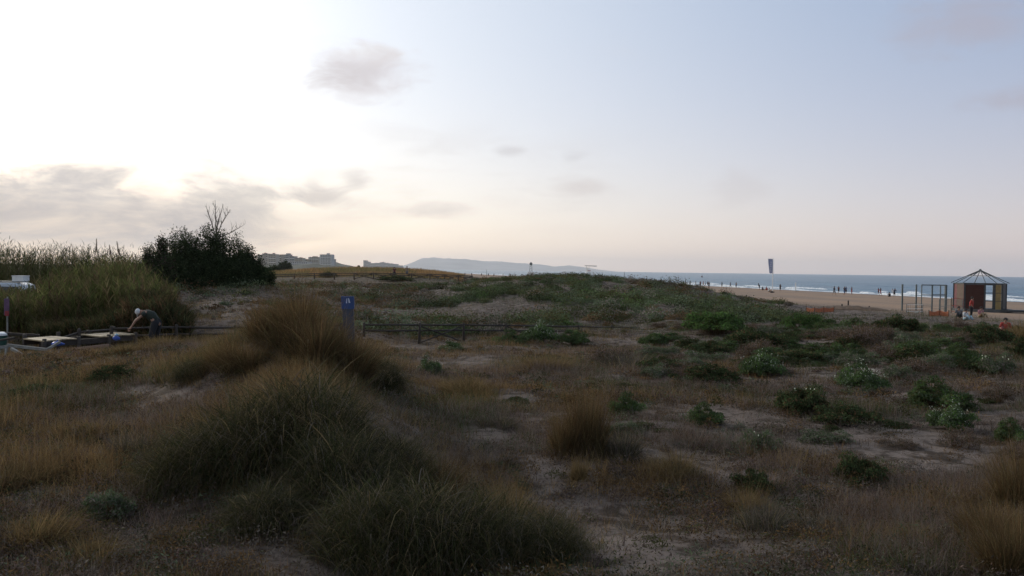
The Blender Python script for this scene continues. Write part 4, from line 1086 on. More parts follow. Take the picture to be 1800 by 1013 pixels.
# ------------------------------------------------------------------ vehicles parked behind the reeds
def van():
    Y = 50; p = at(20, 500, Y); g = hz(p.x, Y)
    e = empty('parked_van', (p.x - 0.35, Y, 2.15), 'pale blue white van mostly hidden behind the reeds at the left edge', 'van', rz=R_(4))
    wm = mat('van_paint', (.50, .56, .64), .25, .08, 2, 0); gm = mat('van_glass', (.03, .04, .05), .08, .1, 2, 0); rm = mat('tyre_rubber', (.02, .02, .02), .85, .2, 8, .1)
    L, W = 4.6, 1.8; prof = [(-2.3, .35), (-2.3, 1.15), (-2.2, 1.55), (-1.95, 1.72), (.9, 1.74), (1.25, 1.62), (1.75, 1.08), (2.2, .95), (2.3, .75), (2.3, .35)]
    mb = MB(); vs = []; fs = []
    lay = ((-W / 2, .94), (-W / 2 + .06, 1.0), (W / 2 - .06, 1.0), (W / 2, .94))
    for y, s in lay: vs += [(x * (s * .02 + .98), y * (1 - .10 * max(0, (z - 1.0))), .35 + (z - .35) * s) for x, z in prof]
    n = len(prof)
    for r in range(3):
        for i in range(n): fs.append((r * n + i, r * n + (i + 1) % n, (r + 1) * n + (i + 1) % n, (r + 1) * n + i))
    fs += [tuple(range(n - 1, -1, -1)), tuple(3 * n + i for i in range(n))]
    mb.add(vs, fs).build('body', wm, e)
    for sy in (-1, 1):
        for x0, x1 in ((-1.95, -1.05), (-.95, .1), (.2, 1.1)):
            MB().add([(x0, sy * (W / 2 + .003), 1.1), (x1 + (.25 if x1 > 1 else 0), sy * (W / 2 + .003), 1.1), (x1, sy * (W / 2 - .045), 1.52), (x0, sy * (W / 2 - .045), 1.52),
                      (x0, sy * (W / 2 - .04), 1.1), (x1 + (.25 if x1 > 1 else 0), sy * (W / 2 - .04), 1.1), (x1, sy * (W / 2 - .09), 1.52), (x0, sy * (W / 2 - .09), 1.52)],
                     [(0, 1, 2, 3), (7, 6, 5, 4), (0, 4, 5, 1), (1, 5, 6, 2), (2, 6, 7, 3), (3, 7, 4, 0)]).build('window', gm, e)
    for x in (-1.5, 1.5):
        for y in (-.82, .82):
            w = MB().tube([(x, y - .1, .32), (x, y + .1, .32)], .32, 18).build('wheel', rm, e)
            MB().tube([(x, y - .115, .32), (x, y + .115, .32)], .17, 12).build('rim', M_STEEL, w)
    MB().box((-.3, 0, 1.80), (2.2, 1.0, .05), 0, .01).build('roof_rack', M_STEEL, e)
    q = empty('roof_box', (at(40, 495, Y).x, Y - .2, 3.97), 'white box standing up above the pale van at the left', 'box')
    MB().box((0, 0, .14), (.66, .7, .30), .05, .03).build('box', M_WHITE, q); MB().box((0, 0, .31), (.70, .74, .04), .05, .015).build('lid', M_WHITE, q)
van()
def sign_red():
    p = at(13, 555, 31); g = hz(p.x, 31); e = empty('small_sign', (p.x, 31, g), 'narrow red and purple board on a post in the reeds at the left edge', 'sign')
    MB().tube([(0, 0, -.2), (0, 0, at(13, 522, 31).z - g)], .03, 8).build('post', M_PALE, e)
    MB().box((0, -.045, p.z - g + .32), (.17, .03, .60), .2, .01).build('board', mat('faded_purple', (.12, .06, .13), .5, .3, 6, .05), e)
    MB().box((0.02, -.063, p.z - g + .08), (.14, .01, .18), .2, .004).build('red_band', mat('faded_red', (.30, .03, .04), .5, .3, 6, .05), e)
sign_red()
def bin_():
    p = at(3, 598, 27); e = empty('waste_bin', (p.x - .1, 27, p.z - .45), 'green bin with a white lid at the left edge', 'bin')
    gm = mat('green_plastic', (.02, .08, .06), .5, .2, 6, .05)
    MB().tube([(0, 0, 0), (0, 0, .1), (0, 0, .60)], [.18, .20, .25], 14).build('body', gm, e)
    MB().tube([(0, 0, .60), (0, 0, .66), (0, 0, .70)], [.275, .27, .16], 14).build('lid', M_WHITE, e)
bin_()

# ------------------------------------------------------------------ blue sign post
def blue_sign():
    Y = 30; t = at(611, 521, Y); bt = at(613, 576, Y); g = hz(t.x, Y)
    e = empty('blue_sign', (bt.x, Y, g), 'tall narrow blue marker board with a small white mark on top', 'sign'); 
    bm = mat('blue_enamel', (.016, .056, .19), .35, .15, 3, .02); gm = mat('grey_blue_panel', (.032, .045, .078), .5, .2, 3, .02)
    lean = (t.x - bt.x); zt = t.z - g; zb = bt.z - g; zm = zb + (zt - zb) * .60
    def panel(name, z0, z1, m, w, y0=-.03, y1=.03, wl=0):
        x0, x1 = lean * (z0 - zb) / (zt - zb), lean * (z1 - zb) / (zt - zb)
        return MB().add([(x0 - w, y0, z0), (x0 + w, y0, z0), (x1 + w, y0, z1), (x1 - w, y0, z1), (x0 - w, y1, z0), (x0 + w, y1, z0), (x1 + w, y1, z1), (x1 - w, y1, z1)],
                        [(0, 1, 2, 3), (7, 6, 5, 4), (0, 4, 5, 1), (1, 5, 6, 2), (2, 6, 7, 3), (3, 7, 4, 0)]).build(name, m, e)
    panel('board', zm, zt, bm, .225); panel('lower_board', -.1, zm, gm, .195)
    c = lean * .9; z = zt - .16
    mk = MB()
    mk.add([(c - .055, -.037, z - .085), (c - .02, -.037, z - .085), (c - .01, -.037, z + .09), (c - .03, -.037, z + .09), (c - .055, -.031, z - .085), (c - .02, -.031, z - .085), (c - .01, -.031, z + .09), (c - .03, -.031, z + .09)],
           [(0, 1, 2, 3), (7, 6, 5, 4), (0, 4, 5, 1), (1, 5, 6, 2), (2, 6, 7, 3), (3, 7, 4, 0)])
    mk.add([(c + .04, -.037, z - .07), (c + .10, -.037, z - .07), (c + .05, -.037, z + .09), (c + .02, -.037, z + .09), (c + .04, -.031, z - .07), (c + .10, -.031, z - .07), (c + .05, -.031, z + .09), (c + .02, -.031, z + .09)],
           [(0, 1, 2, 3), (7, 6, 5, 4), (0, 4, 5, 1), (1, 5, 6, 2), (2, 6, 7, 3), (3, 7, 4, 0)])
    mk.build('white_mark', mat('pale_lettering', (.5, .55, .68), .5, .1, 3, 0), e)
blue_sign()

# ------------------------------------------------------------------ people
def skin_mesh(name, nodes, edges, m, sub=1, parent=None):
    """grow one continuous surface round a skeleton; nodes: (x, y, z, rx[, ry])"""
    me = bpy.data.meshes.new(name); me.from_pydata([n[:3] for n in nodes], edges, [])
    o = bpy.data.objects.new(name, me); COL.objects.link(o)
    sk = o.modifiers.new('skin', 'SKIN'); sk.use_smooth_shade = True
    lay = me.skin_vertices[0].data if me.skin_vertices else None
    if lay is None:
        bpy.context.view_layer.objects.active = o
        me.attributes.new
    for i, n in enumerate(nodes):
        r = n[3]; me.skin_vertices[0].data[i].radius = (r, n[4] if len(n) > 4 else r); me.skin_vertices[0].data[i].use_root = (i == 0)
    sb = o.modifiers.new('sub', 'SUBSURF'); sb.levels = sub; sb.render_levels = sub
    dg = bpy.context.evaluated_depsgraph_get(); ev = o.evaluated_get(dg)
    nm = bpy.data.meshes.new_from_object(ev); nm.name = name
    bpy.data.objects.remove(o); nm.materials.clear(); nm.materials.append(m); nm.shade_smooth()
    q = bpy.data.objects.new(name, nm); COL.objects.link(q)
    if parent: q.parent = parent
    return q
def ellip_r(p, r): return (*p, r)
def tube_body(name, chains, m, parent=None, n=10):
    """closed tapered tubes, overlapping inside one another and joined in one mesh"""
    mb = MB()
    for ch in chains: mb.tube([c[:3] for c in ch], [c[3] for c in ch], n)
    return mb.build(name, m, parent, True)
M_SKIN = mat('skin', (.34, .19, .13), .6, .1, 5, 0); M_HAIR = mat('dark_hair', (.02, .015, .012), .8, .2, 20, .2)
CL = {k: mat('cloth_' + k, c, .85, .15, 6, .1) for k, c in dict(navy=(.025, .035, .07), black=(.015, .015, .018), red=(.36, .04, .03), white=(.62, .62, .62), blue=(.08, .16, .30),
      green=(.04, .08, .05), grey=(.16, .16, .17), tan=(.30, .22, .14), pink=(.42, .20, .22), maroon=(.12, .02, .025), orange=(.42, .12, .04), lightblue=(.32, .46, .55), vest=(.022, .030, .022)).items()}
SKEL_E = [(0, 1), (1, 2), (2, 3), (3, 4), (4, 5), (2, 6), (6, 7), (7, 8), (8, 9), (2, 10), (10, 11), (11, 12), (12, 13), (0, 14), (14, 15), (15, 16), (16, 17), (0, 18), (18, 19), (19, 20), (20, 21), (4, 22)]
def figure(J, name, label, group=None, top='navy', legs='black', cap=None, loc=(0, 0, 0), rz=0.0, short=False, hands=False, sub=1, hair=True):
    """J: joints as 23 points: pelvis chest neckbase neck head crown | Lsh Lel Lwr Lhand | R.. | Lhip Lkn Lan Ltoe | R.. | nose"""
    R0 = [.125, .135, .075, .055, .092, .075, .058, .042, .030, .036, .058, .042, .030, .036, .088, .060, .042, .035, .088, .060, .042, .035, .022]
    e = empty(name, loc, label, 'person', group, rz)
    skin_mesh('body', [(*J[i], R0[i]) for i in range(23)], SKEL_E, M_SKIN, sub, e)
    V = [Vector(j) for j in J]
    sl = .12 if top == 'vest' else (.55 if short else .95)
    tc = [[(*V[0].lerp(V[1], .05), .150), (*V[0].lerp(V[1], .5), .150), (*V[1], .165), (*V[1].lerp(V[2], .7), .12), (*V[2], .075)]]
    for a, b_ in ((6, 7), (10, 11)):
        tc.append([(*V[2], .075), (*V[a], .080), (*V[a].lerp(V[b_], sl), .062)])
    tube_body('shirt', tc, CL[top], e)
    lg = []
    for h, k, an in ((14, 15, 16), (18, 19, 20)):
        ch = [(*V[0].lerp(V[1], .12), .150), (*V[h], .115), (*V[k], .080)]
        if not short: ch += [(*V[k].lerp(V[an], .9), .060)]
        lg.append(ch)
    tube_body('trousers' if not short else 'shorts', lg, CL[legs], e)
    hd = V[4]; up = (V[5] - V[3]).normalized()
    if cap:
        c = hd + up * .055; mb = MB().ball((0, 0, 0), .108, 12, 8, (1, 1, .78)); f = (V[22] - V[4]); f = (f - up * f.dot(up)).normalized(); s = up.cross(f)
        Mx = Matrix((s, f, up)).transposed(); mb.v = [tuple(Mx @ Vector(v) + c) for v in mb.v]
        brim = MB(); pts = []
        for dz in (-.006, .006):
            for k in range(9):
                a = math.pi * (k / 8); pts.append((math.cos(a) * .085, .07 + math.sin(a) * .11, dz))
        brim.add([tuple(Mx @ Vector(v) + c) for v in pts], [tuple(range(8, -1, -1)), tuple(range(9, 18))] + [(k, (k + 1) % 9, 9 + (k + 1) % 9, 9 + k) for k in range(9)])
        o = mb.build('cap', CL[cap], e, True); brim.build('brim', CL[cap], o)
    elif hair:
        f = (V[22] - V[4]).normalized(); c = hd + up * .035 - f * .02
        MB().ball(tuple(c), .108, 10, 7).build('hair', M_HAIR, e, True)
    if hands:
        for w, h in ((8, 9), (12, 13)):
            d = (V[h] - V[w]).normalized(); sd = d.cross(Vector((0, 1, 0))).normalized(); fr = sd.cross(d); nodes, ed = [], []
            mb = MB(); pal = V[h]
            for k, ln in enumerate((.065, .078, .072, .055)):
                q = pal + sd * (k - 1.5) * .019 + d * .02
                mb.tube([q, q + d * ln * .5, q + d * ln * .8 + fr * .012, q + d * ln * .95 + fr * .03], [.010, .009, .008, .006], 6)
            q = pal + sd * -.03; mb.tube([q - d * .02, q - sd * .03 + d * .015, q - sd * .035 + d * .045], [.011, .010, .007], 6)
            mb.build('fingers', M_SKIN, e, True)
    return e
def stand(step=0.0, arm=0.0, bend=0.0):
    """upright figure, facing -Y; step: stride; arm: forward reach"""
    y = -1
    return [(0, 0, .93), (0, y * bend * .5, 1.22), (0, y * bend, 1.42), (0, y * (bend + .01), 1.50), (0, y * (bend + .03), 1.60), (0, y * (bend + .03), 1.68),
            (-.18, y * bend, 1.40), (-.23, y * (bend + arm * .15 - .02), 1.12), (-.22, y * (bend + arm * .35), .90 + arm * .2), (-.22, y * (bend + arm * .42), .82 + arm * .22),
            (.18, y * bend, 1.40), (.23, y * (bend - .04), 1.12), (.22, y * (bend - arm * .1 + .05), .88), (.22, y * (bend - arm * .1 + .06), .80),
            (-.09, 0, .88), (-.10, y * (step * .25 + .02), .48), (-.10, y * step * .35, .08), (-.11, y * (step * .35 + .13), .04),
            (.09, 0, .88), (.10, y * (-step * .1 + .02), .48), (.10, y * (-step * .4), .08), (.11, y * (-step * .4 + .13), .04), (0, y * (bend + .13), 1.59)]
def sit():
    """seated on the ground, knees up, facing -Y"""
    return [(0, 0, .14), (0, -.04, .42), (0, -.07, .62), (0, -.09, .70), (0, -.12, .80), (0, -.12, .88),
            (-.18, -.07, .60), (-.26, -.14, .36), (-.18, -.34, .32), (-.14, -.40, .34), (.18, -.07, .60), (.28, .02, .36), (.26, .10, .12), (.26, .16, .06),
            (-.10, -.05, .13), (-.13, -.42, .42), (-.12, -.60, .07), (-.12, -.72, .04), (.10, -.05, .13), (.16, -.44, .36), (.15, -.66, .07), (.15, -.78, .04), (0, -.22, .79)]
def worker():
    """man bent over to his right side of the frame, reaching down to the left; -X is left in the picture"""
    return [(.16, 0, .92), (.02, -.05, 1.13), (-.16, -.10, 1.24), (-.22, -.13, 1.25), (-.32, -.16, 1.25), (-.40, -.18, 1.27),
            (-.16, -.27, 1.16), (-.36, -.34, .98), (-.50, -.36, .76), (-.54, -.37, .69), (-.12, .08, 1.24), (.12, .16, 1.06), (.24, .04, .92), (.27, -.02, .88),
            (.16, -.09, .88), (.06, -.13, .50), (.16, -.10, .09), (.03, -.13, .04), (.18, .10, .88), (.14, .13, .48), (.28, .13, .09), (.15, .14, .04), (-.40, -.17, 1.15)]
def place(px, py, Y=None):
    if Y: x = xy(px, Y)[0]; return (x, Y, hz(x, Y))
    d = ray(px, py)
    for Yq in np.linspace(140, 900, 1500):
        if EYE + d.z * Yq <= max(float(beach_z(d.x * Yq, Yq)), -.12): break
    return (d.x * Yq, Yq, max(float(beach_z(d.x * Yq, Yq)), -.25))
# the bending worker
wx = at(268, 560, 28); g0 = at(272, 560, 28)
wb = hz(wx.x + .05, 28)
wk = figure(worker(), 'person', 'man in a white cap and dark vest bending over the boardwalk', None, 'vest', 'black', 'white', (at(266, 560, 28).x, 28, at(250, 548, 28).z - 1.25), 0, True, True, 2)
# long dark trousers over his legs
W_ = [Vector(j) for j in worker()]
for c in wk.children:
    if c.name.startswith('shorts'): bpy.data.objects.remove(c); break
tube_body('trousers', [[(*W_[0].lerp(W_[1], .15), .155), (*W_[h], .12), (*W_[k], .09), (*W_[a].lerp(W_[k], .08), .065)] for h, k, a in ((14, 15, 16), (18, 19, 20))], CL['black'], wk)

# seated and standing people by the kiosk
figure(sit(), 'person', 'person in a white shirt and light blue trousers sitting in front of the kiosk', None, 'white', 'lightblue', None, place(1697, 570, 66), R_(20), False)
figure(stand(.1, .3, .05), 'person', 'person in a red shirt and dark trousers standing behind the seated one by the kiosk', None, 'red', 'black', None, place(1708, 570, 70), R_(40), False)
figure(sit(), 'person', 'person in a red top with dark hair sitting among bushes right of the kiosk', None, 'red', 'maroon', None, place(1769, 585, 48), R_(-30), False)
figure(sit(), 'person', 'person in dark clothes sitting left of the one in a white shirt', None, 'grey', 'black', None, place(1686, 566, 68), R_(-20), False)
figure(sit(), 'person', 'person in a purple pink top sitting right of the standing red shirt', None, 'pink', 'tan', None, place(1724, 566, 70), R_(10), False)

# beachgoers: a few figures made once, then copied
protos = {}
def proto(kind, top, legs, cap=None):
    k = (kind, top, legs, cap)
    if k not in protos:
        J = {'stand': stand(.05, .1), 'walk': stand(.9, .7, .03), 'sit': sit(), 'bend': stand(.2, .8, .25)}[kind]
        e = figure(J, 'person', 'p', None, top, legs, cap, (0, 0, 0), 0, True, sub=1); note_kids(e); protos[k] = [e, False]
    e, used = protos[k]
    if not used: protos[k][1] = True; return e
    return copy_tree(e)
GB = 'people along the waterline'
BEACH = [
    (1205, 503, 'stand', 'black', 'navy', 'leftmost dark figure at the waterline just right of the scrubby dune'),
    (1213, 503, 'bend', 'green', 'grey', 'figure in green stooping beside the leftmost dark figure'),
    (1223, 502, 'stand', 'grey', 'tan', 'pale grey figure third from the left at the waterline'),
    (1231, 504.5, 'stand', 'maroon', 'black', 'tallest dark red figure in the left beach crowd'),
    (1236, 503.5, 'walk', 'pink', 'tan', 'pinkish figure walking right of the dark red one'),
    (1240, 502, 'walk', 'white', 'navy', 'figure in a white top in the left beach crowd'),
    (1243.5, 502.5, 'stand', 'navy', 'navy', 'dark figure behind the white top in the left beach crowd'),
    (1246, 507, 'walk', 'black', 'grey', 'dark figure nearer than the rest at the right of the left crowd'),
    (1269, 505.5, 'stand', 'green', 'black', 'lone dark figure between the left crowd and the foam'),
    (1284, 505.5, 'walk', 'navy', 'grey', 'dark figure walking at the left end of the long foam'),
    (1294, 507, 'stand', 'tan', 'blue', 'small pale figure standing in front of the long foam'),
    (1335, 510, 'bend', 'black', 'black', 'dark stooping figure left of the flagpole'),
    (1340, 510.5, 'sit', 'navy', 'black', 'dark figure sitting next to the stooping one left of the flagpole'),
    (1347, 510.5, 'sit', 'red', 'red', 'figure in red sitting left of the flagpole'),
    (1351, 514, 'sit', 'white', 'tan', 'figure in white sitting at the foot of the flagpole'),
    (1371.5, 512, 'stand', 'black', 'black', 'dark figure standing just right of the flagpole'),
    (1466, 519, 'walk', 'navy', 'grey', 'tall dark figure leftmost of the right beach group'),
    (1474, 515.5, 'stand', 'maroon', 'black', 'figure wading second from the left in the right beach group'),
    (1484, 519.5, 'walk', 'navy', 'blue', 'blue and dark figure in the middle of the right beach group'),
    (1487, 516.5, 'stand', 'blue', 'navy', 'figure wading behind the blue and dark one'),
    (1497, 518, 'stand', 'maroon', 'red', 'dark red figure standing at the right of the right beach group'),
    (1544, 517.5, 'walk', 'red', 'maroon', 'left red figure of the pair before the foam'),
    (1547.5, 520, 'walk', 'maroon', 'pink', 'right dark red figure of the pair before the foam'),
    (1563, 522, 'sit', 'black', 'black', 'dark figure sitting left of the steel frame'),
    (1569, 519, 'stand', 'white', 'white', 'pale figure standing left of the steel frame'),
    (1572, 522, 'bend', 'navy', 'black', 'dark stooping figure nearest the steel frame'),
]
for px, py, kd, tp, lg, lb in BEACH:
    e = proto(kd, tp, lg); e.location = place(px, py); e.rotation_euler = (0, 0, random.uniform(0, 6.28)); tag(e, lb, 'person', GB)
for i, (px, py) in enumerate([(806, 485), (817, 486.5), (829, 486), (846, 486), (858, 486.5), (868, 487), (884, 487.5), (897, 488), (905, 488)]):
    e = proto(('stand', 'walk')[i % 2], ('black', 'navy', 'maroon')[i % 3], 'black'); x, y = xy(px, 430 + 8 * i); e.location = (x, y, hz(x, y)); tag(e, 'one of the tiny dark figures on the distant beach beyond the scrubby dune', 'person', 'tiny figures on the distant beach')
e = proto('walk', 'maroon', 'black'); x, y = xy(693, 133.5); e.location = (x, y, hz(x, y)); tag(e, 'dark figure on the path behind the far fence', 'person')
e = proto('stand', 'tan', 'grey'); x, y = xy(715, 136); e.location = (x, y, hz(x, y)); tag(e, 'paler figure right of the dark one behind the far fence', 'person')

# ------------------------------------------------------------------ beach furniture
def flag():
    p = place(1358, 511); e = empty('banner_pole', p, 'tall white pole with a long blue grey banner on the beach', 'flag'); s = p[1] / F_PX
    H = (511 - 455) * s
    MB().tube([(0, 0, -.3), (0, 0, H)], [.13, .09], 8).build('pole', M_WHITE, e)
    MB().tube([(0, 0, H - .08), (-9 * s, 0, H - .02)], .04, 6).build('crossbar', M_WHITE, e)
    n = 14; w = 8.0 * s; h = 25 * s; V = []; Fq = []
    for j in (0, 1):
        for i in range(n + 1):
            f = i / n; wd = w * (1 - .30 * f); x1 = -.10
            for k in range(5):
                u = k / 4; V.append((x1 - wd * (1 - u) * 1.0, .10 * math.sin(f * 5 + u * 2.5) + j * .02, H - .1 - f * h))
    o = (n + 1) * 5
    for i in range(n):
        for k in range(4):
            a = i * 5 + k; Fq.append((a, a + 1, a + 6, a + 5)); Fq.append((o + a + 5, o + a + 6, o + a + 1, o + a))
    for i in range(n):
        for k in (0, 4): a = i * 5 + k; Fq.append((a, a + 5, o + a + 5, o + a))
    bn = MB().add(V, Fq).build('banner', mat('banner_cloth', (.30, .34, .50), .8, .15, 3, .05), e)
    lm = MB()
    for k in range(5):
        zc = H - .1 - h * (.22 + .15 * k); x = -.10 - w * .42
        lm.box((x, -.14, zc), (w * .26, .02, h * .05)); lm.box((x + w * .06 * (-1) ** k, -.14, zc - h * .05), (w * .10, .02, h * .06))
    lm.build('pale_marks', mat('banner_pale', (.62, .64, .72), .8, .1, 3, 0), bn)
flag()
def dark_bag():
    p = place(1357, 515); o = bag(1357, 515, 100, 1.6, .6, CL['black'], 'beach_bag', 'dark heap of bags on the sand by the flagpole', 'bag'); o.location = p; o.scale = (.55, .55, .7)
dark_bag()
def shower():
    p = place(1398.5, 512); s = p[1] / F_PX; e = empty('beach_shower', p, 'pale shower column on the sand right of the flagpole', 'shower'); H = 15 * s
    MB().box((0, 0, .06), (1.4, 1.4, .12), 0, .03).build('base', M_PALE, e)
    MB().tube([(0, 0, .1), (0, 0, H)], [.17, .13], 10).build('column', M_WHITE, e)
    MB().tube([(0, 0, H - .1), (.35, 0, H - .02), (.42, 0, H - .15)], .04, 6).build('shower_arm', M_WHITE, e)
shower()
def lifeguard():
    Y = 135; s = Y / F_PX; a = at(1029, 489, Y); t = at(1029, 467, Y); x = a.x + .75; g = hz(x, Y); W = 1.1
    e = empty('lifeguard_chair', (x, Y, g), 'white lifeguard chair with a canopy behind the scrubby dune', 'lifeguard chair'); T = t.z - g
    seat = at(1036, 479.5, Y).z - g
    for sx in (-1, 1):
        for sy in (-1, 1):
            MB().bar((sx * .75, sy * .75, -.2), (sx * .5, sy * .5, seat), .10).build('leg', M_WHITE, e)
    MB().box((0, 0, seat + .04), (1.3, 1.2, .08), 0, .01).build('platform', M_WHITE, e)
    MB().box((-.40, -.2, seat - .45), (.75, 1.0, .9), 0, .02).build('side_panel', M_WHITE, e)
    MB().box((-.45, .1, seat + .45), (.08, .6, .72), 0, .01).build('backrest', M_WHITE, e)
    MB().box((-.2, 0, seat + .28), (.5, .6, .10), 0, .01).build('seat', CL['red'], e)
    for sx in (-.55, -.15):
        MB().tube([(sx, .3, seat + .08), (sx, .3, T)], .035, 6).build('canopy_post', M_WHITE, e)
    MB().add([(-.85, -.6, T - .04), (.95, -.6, T - .12), (.95, .6, T - .12), (-.85, .6, T - .04), (-.85, -.6, T + .02), (.95, -.6, T - .02), (.95, .6, T - .02), (-.85, .6, T + .02)],
             [(3, 2, 1, 0), (4, 5, 6, 7), (0, 1, 5, 4), (1, 2, 6, 5), (2, 3, 7, 6), (3, 0, 4, 7)]).build('canopy', CL['grey'], e)
lifeguard()
def tower():
    Y = 420; s = Y / F_PX; g = at(933, 487, Y); t = at(933, 461, Y); z0 = hz(g.x, Y); H = t.z - z0
    e = empty('lookout_tower', (g.x, Y, z0), 'thin grey lookout tower rising above the sea horizon', 'tower')
    for sx in (-1, 1):
        for sy in (-1, 1): MB().bar((sx * .75, sy * .75, 0), (sx * .42, sy * .42, H - 1.4), .16).build('leg', M_STEEL, e)
    for k in range(5):
        z = H * (.1 + .15 * k); w = .75 - .33 * (.1 + .15 * k)
        MB().bar((-w, -w, z), (w, -w, z + H * .13), .1).build('brace', M_STEEL, e)
    MB().box((0, 0, H - 1.0), (1.25, 1.25, .9), 0, .05).build('cabin', M_STEEL, e)
    MB().add([(-.8, -.8, H - .55), (.8, -.8, H - .55), (.8, .8, H - .55), (-.8, .8, H - .55), (0, 0, H)], [(3, 2, 1, 0), (0, 1, 4), (1, 2, 4), (2, 3, 4), (3, 0, 4)]).build('roof', M_STEEL, e)
    MB().box((0, 0, 1.6), (3.2, 2.4, 3.2), 0, .05).build('base_hut', M_WHITE, e)
tower()
def mast(px, pt, Y, label):
    x = xy(px, Y)[0]; g = hz(x, Y); o = MB().tube([(0, 0, -.2), (0, 0, at(px, pt, Y).z - g)], [.09, .06], 6).build('beach_mast', M_STEEL); o.location = (x, Y, g); tag(o, label, 'mast')
mast(975, 478, 300, 'thin grey mast between the tower and the lifeguard chair')
mast(1058, 478, 260, 'thin grey mast just right of the lifeguard chair')
mast(1097, 478, 240, 'thin grey mast well right of the lifeguard chair, above the scrubby dune')
mast(855, 474, 420, 'thin dark mast left of the tower above the distant beach')
# buoy out at sea
p = at(1234, 483, 900); e = empty('buoy', (p.x, 900, -.1), 'small dark buoy near the sea horizon', 'buoy')
MB().tube([(0, 0, 0), (0, 0, .8), (0, 0, 1.0)], [1.0, 1.1, .6], 12).build('float', CL['maroon'], e); MB().tube([(0, 0, 1.0), (0, 0, 2.6)], [.35, .12], 8).build('mast', CL['maroon'], e)

# ------------------------------------------------------------------ kiosk and steel frame on the beach
M_BROWN = mat('dark_red_boards', (.056, .021, .016), .95, .3, 3, .2, stretch=(1, 1, 5)); M_TAN = mat('tan_boards', (.13, .085, .06), .7, .2, 4, .1); M_YEL = mat('yellow_boards', (.30, .21, .08), .7, .2, 4, .1)
M_DGREY = mat('dark_frame', (.045, .050, .052), .6, .3, 5, .1); M_WINE = mat('wine_panel', (.20, .07, .075), .7, .2, 4, .1)
def kiosk():
    Y = 85; s = Y / F_PX; c = at(1721.5, 548, Y); g = hz(c.x, Y); zt = at(1721, 498, Y).z - g; za = at(1721, 475, Y).z - g
    e = empty('beach_kiosk', (c.x, Y, g), 'eight sided beach kiosk with a dark red board wall and a bare roof frame', 'kiosk', None, R_(-28))
    R = 2.32; fl = .28
    cor = [(R * math.cos(R_(-170 + 45 * k)), R * math.sin(R_(-170 + 45 * k))) for k in range(8)]
    pl = [(1.16 * x + .2, 1.16 * y) for x, y in cor]
    MB().add([(x, y, -.3) for x, y in pl] + [(x, y, fl) for x, y in pl], [tuple(range(7, -1, -1)), tuple(range(8, 16))] + [(k, (k + 1) % 8, 8 + (k + 1) % 8, 8 + k) for k in range(8)]).build('floor_slab', mat('deck_concrete', (.10, .10, .10), .8, .2, 3, .1), e)
    MB().box((2.9, -1.2, fl - .11), (2.2, 1.6, .22), 0, .02).build('deck', M_DGREY, e)
    for x, y in cor:
        MB().bar((x, y, fl), (x, y, zt), .16).build('post', M_DGREY, e)
        MB().tube([(x * 1.12, y * 1.12, zt + .02), (0, 0, za)], .035, 6).build('roof_rib', M_STEEL, e)
        MB().tube([(x * .42, y * .42, zt + (za - zt) * .60), (0, 0, za - .06)], .02, 5).build('inner_rib', M_STEEL, e)
    for k in range(8):
        a, b_ = cor[k], cor[(k + 1) % 8]
        MB().bar((a[0], a[1], zt - .06), (b_[0], b_[1], zt - .06), .10, .13).build('ring_beam', M_DGREY, e)
        f = .47; MB().bar((a[0] * f, a[1] * f, zt + (za - zt) * .56), (b_[0] * f, b_[1] * f, zt + (za - zt) * .56), .06).build('upper_ring', M_STEEL, e)
    MB().ball((0, 0, za), .12, 8, 6).build('finial', M_STEEL, e)
    # sides seen from the dunes, by the angle they face
    def side(k, f0, f1, z0, z1, m, name, th=.05, inset=.0):
        a, b_ = Vector((*cor[k], 0)), Vector((*cor[(k + 1) % 8], 0)); p, q = a.lerp(b_, f0), a.lerp(b_, f1); n = (q - p).cross(Vector((0, 0, 1))).normalized() * (-inset)
        return MB().bar(p + n + Vector((0, 0, (z0 + z1) / 2)), q + n + Vector((0, 0, (z0 + z1) / 2)), th, z1 - z0).build(name, m, e)
    lf, fr, rt, cn = 0, 1, 2, 3
    FL = FR = lambda a, b_: (a, b_)
    side(fr, .03, .97, fl, zt - .13, M_BROWN, 'board_wall')
    side(cn, .1, .9, fl, zt - .13, M_DGREY, 'end_panel')
    side(lf, *FL(.05, .30), fl, zt - .13, M_WINE, 'wine_panel'); side(lf, *FL(.31, .90), fl, zt - .13, M_TAN, 'tan_panel'); side(lf, *FL(.91, .97), fl, zt - .13, M_WINE, 'door_jamb')
    H = zt - fl
    for i in range(4):
        z = fl + (H - .18) * i / 3; side(rt, *FR(.03, .45), z, z + .07, M_DGREY, 'window_rail', .07)
    side(rt, *FR(.45, .60), fl, zt - .13, M_DGREY, 'mullion', .08); side(rt, *FR(.61, .93), fl, zt - .13, M_YEL, 'yellow_panel')
    for i in (1, 2):
        z = fl + (H - .18) * i / 3; side(rt, *FR(.605, .935), z, z + .05, M_DGREY, 'panel_rail', .08)
kiosk()
